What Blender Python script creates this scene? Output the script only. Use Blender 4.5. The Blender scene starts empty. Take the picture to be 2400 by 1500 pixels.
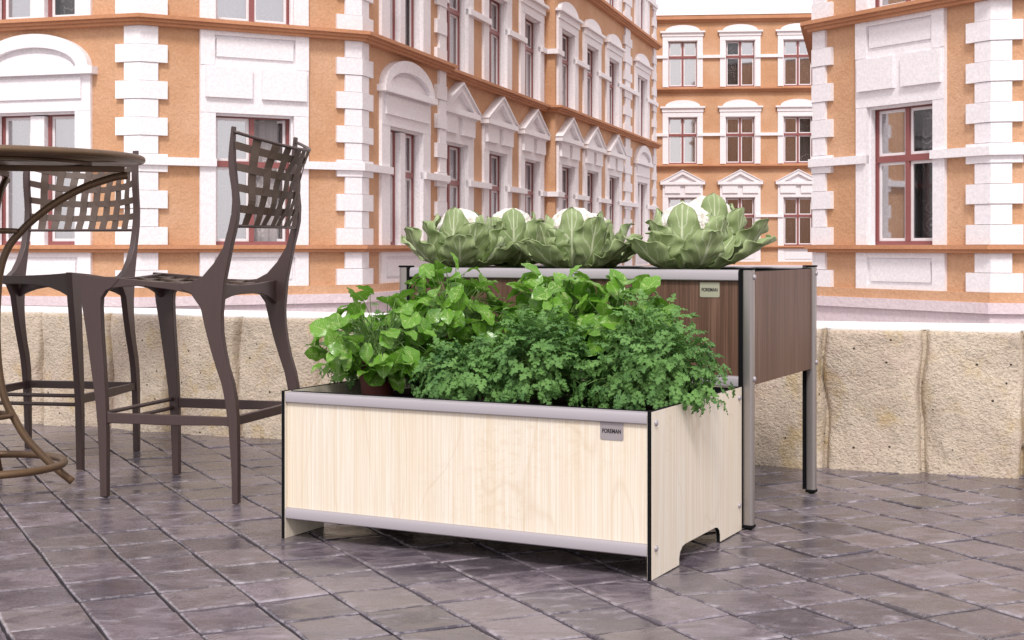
import bpy, bmesh, math, random
from mathutils import Vector, Matrix, noise
C = bpy.context.scene.collection
R = math.radians
rnd = random.Random(7)

# ------------------------------------------------------------------ materials
def newmat(name):
    m = bpy.data.materials.new(name); m.use_nodes = True
    nt = m.node_tree
    b = nt.nodes['Principled BSDF']
    return m, nt, b
def node(nt, t, **kw):
    n = nt.nodes.new(t)
    for k, v in kw.items():
        if k.startswith('i_'):
            key = k[2:]
            key = int(key) if key.isdigit() else key.replace('_', ' ')
            n.inputs[key].default_value = v
        else: setattr(n, k, v)
    return n
def ramp(nt, fac, stops, interp='LINEAR'):
    r = nt.nodes.new('ShaderNodeValToRGB'); r.color_ramp.interpolation = interp
    e = r.color_ramp.elements
    while len(e) < len(stops): e.new(0.5)
    for i, (p, c) in enumerate(stops):
        e[i].position = p; e[i].color = (c[0], c[1], c[2], 1) if not isinstance(c, (int, float)) else (c, c, c, 1)
    nt.links.new(fac, r.inputs[0]); return r.outputs[0]
def mapped(nt, scale=(1, 1, 1), rot=(0, 0, 0), kind='Object'):
    tc = nt.nodes.new('ShaderNodeTexCoord'); mp = nt.nodes.new('ShaderNodeMapping')
    mp.inputs['Scale'].default_value = scale; mp.inputs['Rotation'].default_value = rot
    nt.links.new(tc.outputs[kind], mp.inputs[0]); return mp.outputs[0]
def noisetex(nt, vec, scale, detail=4, rough=.55, dist=0):
    n = node(nt, 'ShaderNodeTexNoise'); n.inputs['Scale'].default_value = scale
    n.inputs['Detail'].default_value = detail; n.inputs['Roughness'].default_value = rough
    n.inputs['Distortion'].default_value = dist
    nt.links.new(vec, n.inputs['Vector']); return n.outputs['Fac']
def mix(nt, fac, a, b, mode='MIX'):
    m = nt.nodes.new('ShaderNodeMix'); m.data_type = 'RGBA'; m.blend_type = mode
    for s, v in ((0, fac), (6, a), (7, b)):
        if isinstance(v, bpy.types.NodeSocket): nt.links.new(v, m.inputs[s])
        elif s == 0: m.inputs[0].default_value = v
        else: m.inputs[s].default_value = (v[0], v[1], v[2], 1)
    return m.outputs[2]
def math_(nt, op, a, b=None, c=None):
    m = nt.nodes.new('ShaderNodeMath'); m.operation = op
    for i, v in enumerate((a, b, c)):
        if v is None: continue
        if isinstance(v, bpy.types.NodeSocket): nt.links.new(v, m.inputs[i])
        else: m.inputs[i].default_value = v
    return m.outputs[0]
def bump(nt, b, h, strength, dist):
    n = nt.nodes.new('ShaderNodeBump'); n.inputs['Strength'].default_value = strength; n.inputs['Distance'].default_value = dist
    nt.links.new(h, n.inputs['Height']); nt.links.new(n.outputs[0], b.inputs['Normal']); return n

def stucco(name, c1, c2, bs=14, st=.7, dist=.02, big=.7, rough=.9):
    m, nt, b = newmat(name); v = mapped(nt)
    f = noisetex(nt, v, big, 6, .65); g = noisetex(nt, v, bs * 1.7, 3)
    col = mix(nt, ramp(nt, f, [(.3, 0.), (.7, 1.)]), c1, c2)
    col = mix(nt, math_(nt, 'MULTIPLY', ramp(nt, g, [(.4, 1.), (.62, 0.)]), .22), col, tuple(x * .6 for x in c1))
    nt.links.new(col, b.inputs['Base Color']); b.inputs['Roughness'].default_value = rough
    h = math_(nt, 'ADD', noisetex(nt, v, bs, 3, .6), math_(nt, 'MULTIPLY', noisetex(nt, v, bs * 3, 2), .5))
    bump(nt, b, h, st, dist); return m
M = {}
M['orange'] = stucco('orange_stucco', (.52, .275, .140), (.64, .39, .245))
M['white'] = stucco('white_stucco', (.81, .765, .785), (.85, .815, .83), bs=13, st=.5, dist=.012, big=.4)
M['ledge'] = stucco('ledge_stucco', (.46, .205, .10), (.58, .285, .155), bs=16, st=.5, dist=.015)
M['plinth'] = stucco('plinth_stucco', (.64, .53, .56), (.72, .62, .64), bs=12, st=.6, dist=.02)
def plain(name, col, rough=.5, metal=0, nscale=None, amt=.12, bs=None, st=.2):
    m, nt, b = newmat(name); b.inputs['Roughness'].default_value = rough; b.inputs['Metallic'].default_value = metal
    v = mapped(nt); f = noisetex(nt, v, nscale or 6, 5)
    nt.links.new(mix(nt, f, tuple(x * (1 - amt) for x in col), tuple(min(1, x * (1 + amt)) for x in col)), b.inputs['Base Color'])
    if bs: bump(nt, b, noisetex(nt, v, bs, 3), st, .002)
    return m
M['redframe'] = plain('red_window_paint', (.25, .080, .075), .45)
M['sash'] = plain('white_window_paint', (.76, .72, .73), .45)
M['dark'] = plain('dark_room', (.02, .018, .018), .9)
M['roof'] = plain('roof_slate', (.12, .10, .10), .7)
M['black'] = plain('black_edging', (.004, .004, .005), .75); M['black'].node_tree.nodes['Principled BSDF'].inputs['Specular IOR Level'].default_value = .15
M['soil'] = plain('dark_soil', (.018, .013, .009), .95, nscale=40, amt=.6, bs=60, st=1)
M['pot'] = plain('terracotta_pot', (.11, .024, .018), .6, nscale=12)
M['street'] = plain('street_stone', (.30, .27, .27), .9)
M['ink'] = plain('black_ink', (.006, .006, .008), .5)
M['stem'] = plain('green_stem', (.12, .22, .05), .5)
M['plate'] = plain('satin_label_metal', (.36, .32, .33), .42, .35, 30, .05)
M['champagne'] = plain('champagne_label_metal', (.42, .41, .31), .42, .35, 30, .05)

def alu(name, col, rough=.34, metal=.75):
    m, nt, b = newmat(name); v = mapped(nt, (8, 8, 8)); b.inputs['Metallic'].default_value = metal
    f = noisetex(nt, mapped(nt, (60, 60, 60)), 6, 3)
    nt.links.new(mix(nt, f, tuple(x * .94 for x in col), col), b.inputs['Base Color'])
    nt.links.new(math_(nt, 'MULTIPLY_ADD', f, .12, rough - .06), b.inputs['Roughness'])
    bump(nt, b, f, .05, .001); return m
M['alu'] = alu('satin_aluminium', (.38, .35, .37), .5, .3)
M['alud'] = alu('brushed_post_aluminium', (.33, .30, .285), .36, .65)

def bronze():
    m, nt, b = newmat('bronze_powder_coat'); v = mapped(nt)
    f = noisetex(nt, v, 5, 5); g = noisetex(nt, v, 90, 3)
    nt.links.new(mix(nt, ramp(nt, f, [(.35, 0.), (.65, 1.)]), (.10, .062, .036), (.155, .092, .048)), b.inputs['Base Color'])
    b.inputs['Roughness'].default_value = .42; b.inputs['Metallic'].default_value = .3
    bump(nt, b, g, .15, .001); return m
M['bronze'] = bronze()
def stoolmat():
    m, nt, b = newmat('dark_brown_brushed_coat')
    v = mapped(nt, (90, 90, 5)); f = noisetex(nt, v, 2, 5); g = noisetex(nt, mapped(nt), 7, 4)
    c = mix(nt, f, (.040, .024, .022), (.066, .040, .036))
    c = mix(nt, math_(nt, 'MULTIPLY', g, .35), c, (.08, .050, .045))
    nt.links.new(c, b.inputs['Base Color']); b.inputs['Roughness'].default_value = .42
    bump(nt, b, f, .12, .001); return m
M['stool'] = stoolmat()
def slatmat():
    m, nt, b = newmat('brown_metal_strap')
    f = noisetex(nt, mapped(nt), 9, 4)
    nt.links.new(mix(nt, f, (.058, .036, .026), (.09, .058, .042)), b.inputs['Base Color']); b.inputs['Roughness'].default_value = .6
    b.inputs['Metallic'].default_value = .0; return m
M['strap'] = slatmat()

def laminate(name, base, dark, light, fine=170, contrast=1., arch=True, rough=.4):
    m, nt, b = newmat(name)
    w = noisetex(nt, mapped(nt, (1, 1, .6)), 2.2, 2)
    v1 = mapped(nt, (fine, fine, 2.2)); v2 = mapped(nt, (15, 15, .9)); v3 = mapped(nt, (46, 46, .55))
    f1 = noisetex(nt, v1, 1, 4, .65); f2 = noisetex(nt, v2, 1, 3, .6, .6); f3 = noisetex(nt, v3, 1, 3, .6, .3)
    c = mix(nt, ramp(nt, f2, [(.36, 0.), (.66, 1.)]), base, light)
    c = mix(nt, math_(nt, 'MULTIPLY', ramp(nt, f1, [(.42, 1.), (.6, 0.)]), .5 * contrast), c, dark)
    c = mix(nt, math_(nt, 'MULTIPLY', ramp(nt, f3, [(.54, 0.), (.72, 1.)]), .38 * contrast), c, dark)
    if arch:   # cathedral grain: thin contour lines of a slow noise
        g = noisetex(nt, mapped(nt, (3.2, 3.2, .75)), 1.3, 1.5, .4, .3)
        s = math_(nt, 'FRACT', math_(nt, 'MULTIPLY', g, 6))
        l = math_(nt, 'ABSOLUTE', math_(nt, 'SUBTRACT', s, .5))
        c = mix(nt, math_(nt, 'MULTIPLY', ramp(nt, l, [(.0, 1.), (.04, 0.)]), .26), c, tuple(x * .92 for x in dark))
        sp = noisetex(nt, mapped(nt, (34, 34, 60)), 1, 3, .7)
        c = mix(nt, math_(nt, 'MULTIPLY', math_(nt, 'MULTIPLY', ramp(nt, sp, [(.5, 0.), (.62, 1.)]), ramp(nt, w, [(.54, 0.), (.66, 1.)])), .25), c, dark)
    nt.links.new(c, b.inputs['Base Color']); b.inputs['Roughness'].default_value = rough
    bump(nt, b, f1, .12, .0006); return m
M['maple'] = laminate('pale_maple_laminate', (.775, .70, .575), (.62, .47, .31), (.80, .755, .665), 240, .9)
M['walnut'] = laminate('dark_walnut_laminate', (.150, .080, .053), (.055, .029, .020), (.190, .108, .076), 150, 1.2, False, .5)
M['walnut'].node_tree.nodes['Principled BSDF'].inputs['Specular IOR Level'].default_value = .25
M['soil'].node_tree.nodes['Principled BSDF'].inputs['Specular IOR Level'].default_value = .05

def slate():
    m, nt, b = newmat('slate_paving')
    at = node(nt, 'ShaderNodeAttribute', attribute_name='tile')
    sx = nt.nodes.new('ShaderNodeSeparateColor'); nt.links.new(at.outputs['Color'], sx.inputs[0])
    rv, edge, r2 = sx.outputs[0], sx.outputs[1], sx.outputs[2]
    tc = nt.nodes.new('ShaderNodeTexCoord'); vm = nt.nodes.new('ShaderNodeVectorMath'); vm.operation = 'MULTIPLY_ADD'
    nt.links.new(at.outputs['Color'], vm.inputs[0]); vm.inputs[1].default_value = (37, 0, 23); nt.links.new(tc.outputs['Object'], vm.inputs[2])
    mp = nt.nodes.new('ShaderNodeMapping'); mp.inputs['Rotation'].default_value = (0, 0, R(-27)); mp.inputs['Scale'].default_value = (.9, 1.45, 1)
    nt.links.new(vm.outputs[0], mp.inputs[0]); v = mp.outputs[0]
    f = noisetex(nt, v, 4, 7, .6, 1.2); g = noisetex(nt, v, 9, 9, .70, .9); k = noisetex(nt, v, 45, 5, .7)
    c = mix(nt, rv, (.030, .025, .038), (.175, .142, .165))
    c = mix(nt, math_(nt, 'MULTIPLY', r2, .55), c, (.145, .122, .110))
    c = mix(nt, ramp(nt, f, [(.42, .0), (.66, .45)]), c, (.175, .145, .170))
    c = mix(nt, math_(nt, 'MULTIPLY', ramp(nt, g, [(.40, 1.), (.52, 0.)]), .6), c, (.055, .045, .058))
    c = mix(nt, math_(nt, 'MULTIPLY', ramp(nt, g, [(.57, 0.), (.70, 1.)]), .6), c, (.34, .30, .34))
    e = math_(nt, 'MULTIPLY', edge, ramp(nt, math_(nt, 'ADD', math_(nt, 'MULTIPLY', g, .6), math_(nt, 'MULTIPLY', k, .5)), [(.52, 0.), (.68, 1.)]))
    c = mix(nt, math_(nt, 'MULTIPLY', e, .6), c, (.42, .38, .41))
    nt.links.new(c, b.inputs['Base Color'])
    nt.links.new(ramp(nt, g, [(.35, .14), (.7, .42)]), b.inputs['Roughness'])
    b.inputs['Specular IOR Level'].default_value = .55
    h = math_(nt, 'ADD', math_(nt, 'MULTIPLY', g, 1.), math_(nt, 'MULTIPLY', k, .25))
    bump(nt, b, h, .5, .0020); return m
M['slate'] = slate()
M['grout'] = plain('paving_joint', (.022, .018, .024), .8, nscale=60, amt=.5)  # joint colour kept near black: the shadow lines between setts are painted in

def stone():
    m, nt, b = newmat('rough_cast_stone')
    v = mapped(nt); f = noisetex(nt, v, 2.3, 6, .65); g = noisetex(nt, v, 5.5, 5, .6, .5)
    p = noisetex(nt, mapped(nt, (1, 1, 1)), 3.2, 5, .7)
    c = mix(nt, f, (.49, .395, .295), (.70, .60, .485))
    c = mix(nt, math_(nt, 'MULTIPLY', ramp(nt, g, [(.54, 0.), (.7, 1.)]), .7), c, (.50, .355, .13))
    c = mix(nt, math_(nt, 'MULTIPLY', ramp(nt, p, [(.5, 0.), (.72, 1.)]), .6), c, (.56, .42, .35))
    vo = node(nt, 'ShaderNodeTexVoronoi'); vo.inputs['Scale'].default_value = 17; vo.inputs['Randomness'].default_value = 1
    nt.links.new(v, vo.inputs['Vector'])
    sep = nt.nodes.new('ShaderNodeSeparateColor'); nt.links.new(vo.outputs['Color'], sep.inputs[0])
    hole = math_(nt, 'MULTIPLY', ramp(nt, vo.outputs['Distance'], [(.055, 1.), (.09, 0.)]), math_(nt, 'GREATER_THAN', sep.outputs[0], .35))
    c = mix(nt, hole, c, (.05, .03, .02))
    h1 = noisetex(nt, mapped(nt, (1, 1, 1.25)), 84, 3, .62, .5)
    c = mix(nt, math_(nt, 'MULTIPLY', ramp(nt, h1, [(.36, 1.), (.52, 0.)]), .42), c, (.24, .18, .125))
    nt.links.new(c, b.inputs['Base Color']); b.inputs['Roughness'].default_value = .85
    hh = math_(nt, 'SUBTRACT', math_(nt, 'ADD', h1, math_(nt, 'MULTIPLY', noisetex(nt, v, 20, 3), .7)), math_(nt, 'MULTIPLY', hole, 1.5))
    bump(nt, b, hh, .85, .010); return m
M['stone'] = stone()
M['coping'] = stucco('glare_white_coping', (.80, .77, .74), (.86, .84, .81), bs=40, st=.3, dist=.004)  # near-white colour paints in the overexposed light on the wall top

def glassmat(name, fac=.5, tint=(.9, .9, .92)):
    m = bpy.data.materials.new(name); m.use_nodes = True; nt = m.node_tree; nt.nodes.clear()
    o = nt.nodes.new('ShaderNodeOutputMaterial'); t = nt.nodes.new('ShaderNodeBsdfTransparent'); g = nt.nodes.new('ShaderNodeBsdfGlossy')
    g.inputs['Roughness'].default_value = .03; g.inputs['Color'].default_value = (*tint, 1)
    lw = nt.nodes.new('ShaderNodeLayerWeight'); lw.inputs[0].default_value = .35
    f = math_(nt, 'MULTIPLY_ADD', lw.outputs['Fresnel'], .8, fac - .1)
    ms = nt.nodes.new('ShaderNodeMixShader'); nt.links.new(f, ms.inputs[0]); nt.links.new(t.outputs[0], ms.inputs[1]); nt.links.new(g.outputs[0], ms.inputs[2])
    nt.links.new(ms.outputs[0], o.inputs[0]); return m
M['glass'] = glassmat('window_glass', .54)
M['glassclear'] = glassmat('clear_window_glass', .14)
def lace(name, c1, c2, dots=True):
    m, nt, b = newmat(name); v = mapped(nt)
    vo = node(nt, 'ShaderNodeTexVoronoi'); vo.inputs['Scale'].default_value = 2.6; nt.links.new(v, vo.inputs['Vector'])
    rings = math_(nt, 'FRACT', math_(nt, 'MULTIPLY', math_(nt, 'ADD', vo.outputs['Distance'], math_(nt, 'MULTIPLY', noisetex(nt, v, 9, 3), .35)), 5))
    f = ramp(nt, rings, [(.0, 1.), (.16, .0), (.8, .0), (1., .9)])
    gate = ramp(nt, noisetex(nt, v, 2, 2), [(.45, 0.), (.6, 1.)])
    f = math_(nt, 'MULTIPLY', f, gate)
    f = math_(nt, 'ADD', math_(nt, 'MULTIPLY', f, .8), math_(nt, 'MULTIPLY', noisetex(nt, v, 60, 2), .35))
    nt.links.new(mix(nt, f, c1, c2), b.inputs['Base Color']); b.inputs['Roughness'].default_value = .9; return m
M['curtain_grey'] = lace('grey_lace_curtain', (.26, .235, .235), (.60, .57, .57))
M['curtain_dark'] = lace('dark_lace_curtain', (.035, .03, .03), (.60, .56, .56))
M['curtain_beige'] = lace('beige_blind', (.60, .49, .30), (.70, .60, .42))

def leafmat(name, base, light, vein, nveins=7, k=.55, rough=.45, trans=.25, veinamt=.75, mott=.0, slope=3., rib=.05):
    m, nt, b = newmat(name)
    uv = nt.nodes.new('ShaderNodeUVMap'); uv.uv_map = 'leaf'
    sx = nt.nodes.new('ShaderNodeSeparateXYZ'); nt.links.new(uv.outputs[0], sx.inputs[0])
    obj = mapped(nt)
    nz = noisetex(nt, obj, 28, 3)
    u = sx.outputs[0]; vv = math_(nt, 'ABSOLUTE', sx.outputs[1])
    mid = ramp(nt, math_(nt, 'DIVIDE', vv, math_(nt, 'SUBTRACT', 1.25, u)), [(rib * .5, 1.), (rib * 1.6, 0.)])
    t = math_(nt, 'FRACT', math_(nt, 'ADD', math_(nt, 'SUBTRACT', math_(nt, 'MULTIPLY', u, nveins), math_(nt, 'MULTIPLY', math_(nt, 'POWER', vv, .8), slope)), math_(nt, 'MULTIPLY', nz, 1.1)))
    d = math_(nt, 'ABSOLUTE', math_(nt, 'SUBTRACT', t, .5))
    side = math_(nt, 'MULTIPLY', ramp(nt, d, [(.0, 1.), (.11, 0.)]), ramp(nt, vv, [(.3, 1.), (.95, .15)]))
    ve = math_(nt, 'MAXIMUM', mid, math_(nt, 'MULTIPLY', side, .85))
    f = noisetex(nt, obj, 9, 4); r = node(nt, 'ShaderNodeAttribute', attribute_name='leafrnd')
    c = mix(nt, ramp(nt, f, [(.3, 0.), (.7, 1.)]), base, light)
    c = mix(nt, math_(nt, 'MULTIPLY', r.outputs['Fac'], .7), c, light)
    c = mix(nt, math_(nt, 'MULTIPLY', ve, veinamt), c, vein)
    if mott:
        c = mix(nt, math_(nt, 'MULTIPLY', ramp(nt, noisetex(nt, obj, 45, 4, .6, 1.5), [(.56, 0.), (.66, 1.)]), mott), c, vein)
    nt.links.new(c, b.inputs['Base Color']); b.inputs['Roughness'].default_value = rough
    bump(nt, b, math_(nt, 'ADD', ve, math_(nt, 'MULTIPLY', noisetex(nt, obj, 60, 3), .4)), .35, .002)
    if trans:
        tr = nt.nodes.new('ShaderNodeBsdfTranslucent'); nt.links.new(c, tr.inputs[0])
        ms = nt.nodes.new('ShaderNodeMixShader'); ms.inputs[0].default_value = trans
        out = nt.nodes['Material Output']
        nt.links.new(b.outputs[0], ms.inputs[1]); nt.links.new(tr.outputs[0], ms.inputs[2]); nt.links.new(ms.outputs[0], out.inputs[0])
    return m
M['cauleaf'] = leafmat('cauliflower_leaf', (.19, .27, .095), (.38, .47, .22), (.74, .78, .56), 4.5, rough=.42, trans=.22, veinamt=.8, slope=1.9, rib=.085)
M['pothos'] = leafmat('variegated_green_leaf', (.045, .165, .010), (.17, .38, .035), (.60, .72, .30), 8, rough=.26, trans=.32, veinamt=.45, mott=.5, slope=3.2, rib=.04)
M['parsley'] = leafmat('parsley_leaf', (.018, .092, .020), (.165, .34, .080), (.24, .40, .11), 5, rough=.6, trans=.3, veinamt=.3)
def curdmat():
    m, nt, b = newmat('cauliflower_curd'); v = mapped(nt)
    vo = node(nt, 'ShaderNodeTexVoronoi'); vo.inputs['Scale'].default_value = 130; nt.links.new(v, vo.inputs['Vector'])
    vo2 = node(nt, 'ShaderNodeTexVoronoi'); vo2.inputs['Scale'].default_value = 52; nt.links.new(v, vo2.inputs['Vector'])
    h = math_(nt, 'ADD', math_(nt, 'MULTIPLY', vo.outputs['Distance'], -.5), math_(nt, 'MULTIPLY', vo2.outputs['Distance'], -1.2))
    nt.links.new(mix(nt, ramp(nt, vo2.outputs['Distance'], [(.2, 0.), (.75, 1.)]), (.80, .77, .74), (.60, .55, .48)), b.inputs['Base Color'])
    b.inputs['Roughness'].default_value = .8; b.inputs['Subsurface Weight'].default_value = .15
    b.inputs['Subsurface Radius'].default_value = (.01, .008, .006)
    bump(nt, b, h, .8, .006); return m
M['curd'] = curdmat()

# ------------------------------------------------------------------ helpers
class MB:
    def __init__(s): s.v = []; s.f = []
    def quad(s, *p):
        n = len(s.v); s.v += [Vector(q) for q in p]; s.f.append(tuple(range(n, n + len(p))))
    def prism(s, poly, z0, z1):           # plan polygon extruded in z
        n = len(s.v); k = len(poly)
        a = sum(poly[i][0] * poly[(i + 1) % k][1] - poly[(i + 1) % k][0] * poly[i][1] for i in range(k))
        if a < 0: poly = poly[::-1]
        s.v += [Vector((p[0], p[1], z0)) for p in poly] + [Vector((p[0], p[1], z1)) for p in poly]
        s.f.append(tuple(range(n + k - 1, n - 1, -1))); s.f.append(tuple(range(n + k, n + 2 * k)))
        for i in range(k):
            j = (i + 1) % k; s.f.append((n + i, n + j, n + k + j, n + k + i))
    def box(s, a, b):
        s.prism([(a[0], a[1]), (b[0], a[1]), (b[0], b[1]), (a[0], b[1])], a[2], b[2])
    def hexa(s, p):                        # 8 points: bottom 4 (ccw), top 4
        n = len(s.v); s.v += [Vector(q) for q in p]
        for f in ((3, 2, 1, 0), (4, 5, 6, 7), (0, 1, 5, 4), (1, 2, 6, 5), (2, 3, 7, 6), (3, 0, 4, 7)):
            s.f.append(tuple(n + i for i in f))
    def extr(s, poly, axis, h0, h1):       # polygon of 3D points extruded by vectors axis*h0..h1
        n = len(s.v); k = len(poly); ax = Vector(axis)
        s.v += [Vector(p) + ax * h0 for p in poly] + [Vector(p) + ax * h1 for p in poly]
        s.f.append(tuple(range(n + k - 1, n - 1, -1))); s.f.append(tuple(range(n + k, n + 2 * k)))
        for i in range(k):
            j = (i + 1) % k; s.f.append((n + i, n + j, n + k + j, n + k + i))
    def tube(s, pts, r, seg=10, closed=False, cap=True):
        pts = [Vector(p) for p in pts]; N = len(pts); n0 = len(s.v); up = None
        for i, p in enumerate(pts):
            if closed: t = pts[(i + 1) % N] - pts[i - 1]
            else: t = pts[min(i + 1, N - 1)] - pts[max(i - 1, 0)]
            t.normalize()
            if up is None:
                up = Vector((0, 0, 1)) if abs(t.z) < .9 else Vector((1, 0, 0))
            a = (up - t * up.dot(t)).normalized(); up = a; b = t.cross(a)
            rr = r[i] if isinstance(r, (list, tuple)) else r
            for j in range(seg):
                th = 2 * math.pi * j / seg; s.v.append(p + (a * math.cos(th) + b * math.sin(th)) * rr)
        for i in range(N if closed else N - 1):
            for j in range(seg):
                a0 = n0 + i * seg + j; a1 = n0 + i * seg + (j + 1) % seg
                b0 = n0 + ((i + 1) % N) * seg + j; b1 = n0 + ((i + 1) % N) * seg + (j + 1) % seg
                s.f.append((a0, a1, b1, b0))
        if cap and not closed:
            s.f.append(tuple(n0 + j for j in range(seg))[::-1]); s.f.append(tuple(n0 + (N - 1) * seg + j for j in range(seg)))
    def lathe(s, prof, c, seg=24):
        n0 = len(s.v); c = Vector(c)
        for (r, z) in prof:
            for j in range(seg):
                th = 2 * math.pi * j / seg; s.v.append(c + Vector((r * math.cos(th), r * math.sin(th), z)))
        for i in range(len(prof) - 1):
            for j in range(seg):
                a = n0 + i * seg + j; b = n0 + i * seg + (j + 1) % seg
                s.f.append((a, b, b + seg, a + seg))
    def build(s, name, mat, parent=None, bevel=0, smooth=False, off=None, seg=2, recalc=False):
        me = bpy.data.meshes.new(name)
        o3 = Vector(off) if off is not None else Vector((0, 0, 0))
        me.from_pydata([tuple(p - o3) for p in s.v], [], s.f); me.materials.append(mat)
        if recalc:
            bm = bmesh.new(); bm.from_mesh(me); bmesh.ops.recalc_face_normals(bm, faces=bm.faces); bm.to_mesh(me); bm.free()
        o = bpy.data.objects.new(name, me); C.objects.link(o)
        if parent: o.parent = parent
        if smooth:
            for p in me.polygons: p.use_smooth = True
        if bevel:
            md = o.modifiers.new('bevel', 'BEVEL'); md.width = bevel; md.segments = seg; md.limit_method = 'ANGLE'; md.angle_limit = R(40)
            for p in me.polygons: p.use_smooth = True
            md.harden_normals = True
        return o
def tag(o, label=None, cat=None, group=None, kind=None):
    if label: o['label'] = label
    if cat: o['category'] = cat
    if group: o['group'] = group
    if kind: o['kind'] = kind
    return o
def empty(name, loc, rz=0, **kw):
    o = bpy.data.objects.new(name, None); C.objects.link(o); o.location = loc; o.rotation_euler = (0, 0, rz); o.empty_display_size = .1
    return tag(o, **kw)
def copy_tree(o, parent=None):
    c = o.copy(); C.objects.link(c); c.parent = parent
    for ch in list(o.children): copy_tree(ch, c)
    return c

# ------------------------------------------------------------------ buildings
class Plan:
    """polyline of a facade seen from outside, left to right"""
    def __init__(s, pts):
        s.p = [Vector(q) for q in pts]; s.faces = []
        n = len(s.p) - 1
        T = [(s.p[i + 1] - s.p[i]).normalized() for i in range(n)]; N = [Vector((t.y, -t.x)) for t in T]
        mv = []
        for i in range(n + 1):
            if i == 0: mv.append(N[0])
            elif i == n: mv.append(N[-1])
            else:
                b = (N[i - 1] + N[i]).normalized(); mv.append(b / max(.3, b.dot(N[i])))
        for i in range(n): s.faces.append(dict(p=s.p[i], q=s.p[i + 1], t=T[i], n=N[i], L=(s.p[i + 1] - s.p[i]).length, m0=mv[i], m1=mv[i + 1]))
def P2(F, u, w):
    return F['p'] + F['t'] * u + F['n'] * w
def P3(F, u, w, z):
    q = P2(F, u, w); return Vector((q.x, q.y, z))
def band(mb, F, u0, u1, w, z0, z1, wb=0., chamf=0.):
    a0 = u0 <= 1e-6; a1 = u1 >= F['L'] - 1e-6
    A = P2(F, u0, wb) if not a0 else F['p'] + F['m0'] * wb
    B = P2(F, u1, wb) if not a1 else F['q'] + F['m1'] * wb
    Cc = (P2(F, u1, w) if not a1 else F['q'] + F['m1'] * w); D = (P2(F, u0, w) if not a0 else F['p'] + F['m0'] * w)
    mb.prism([(A.x, A.y), (B.x, B.y), (Cc.x, Cc.y), (D.x, D.y)], z0, z1)
def fbox(mb, F, u0, u1, w0, w1, z0, z1):
    q = [P2(F, u0, w0), P2(F, u1, w0), P2(F, u1, w1), P2(F, u0, w1)]
    mb.prism([(a.x, a.y) for a in q], z0, z1)
def wall_cells(mb, F, ops, z0, z1):
    us = sorted({0., F['L']} | {o[0] for o in ops} | {o[1] for o in ops})
    zs = sorted({z0, z1} | {o[2] for o in ops} | {o[3] for o in ops})
    for i in range(len(us) - 1):
        for j in range(len(zs) - 1):
            cu = (us[i] + us[i + 1]) / 2; cz = (zs[j] + zs[j + 1]) / 2
            if any(o[0] < cu < o[1] and o[2] < cz < o[3] for o in ops): continue
            mb.quad(P3(F, us[i], 0, zs[j]), P3(F, us[i + 1], 0, zs[j]), P3(F, us[i + 1], 0, zs[j + 1]), P3(F, us[i], 0, zs[j + 1]))

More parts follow.
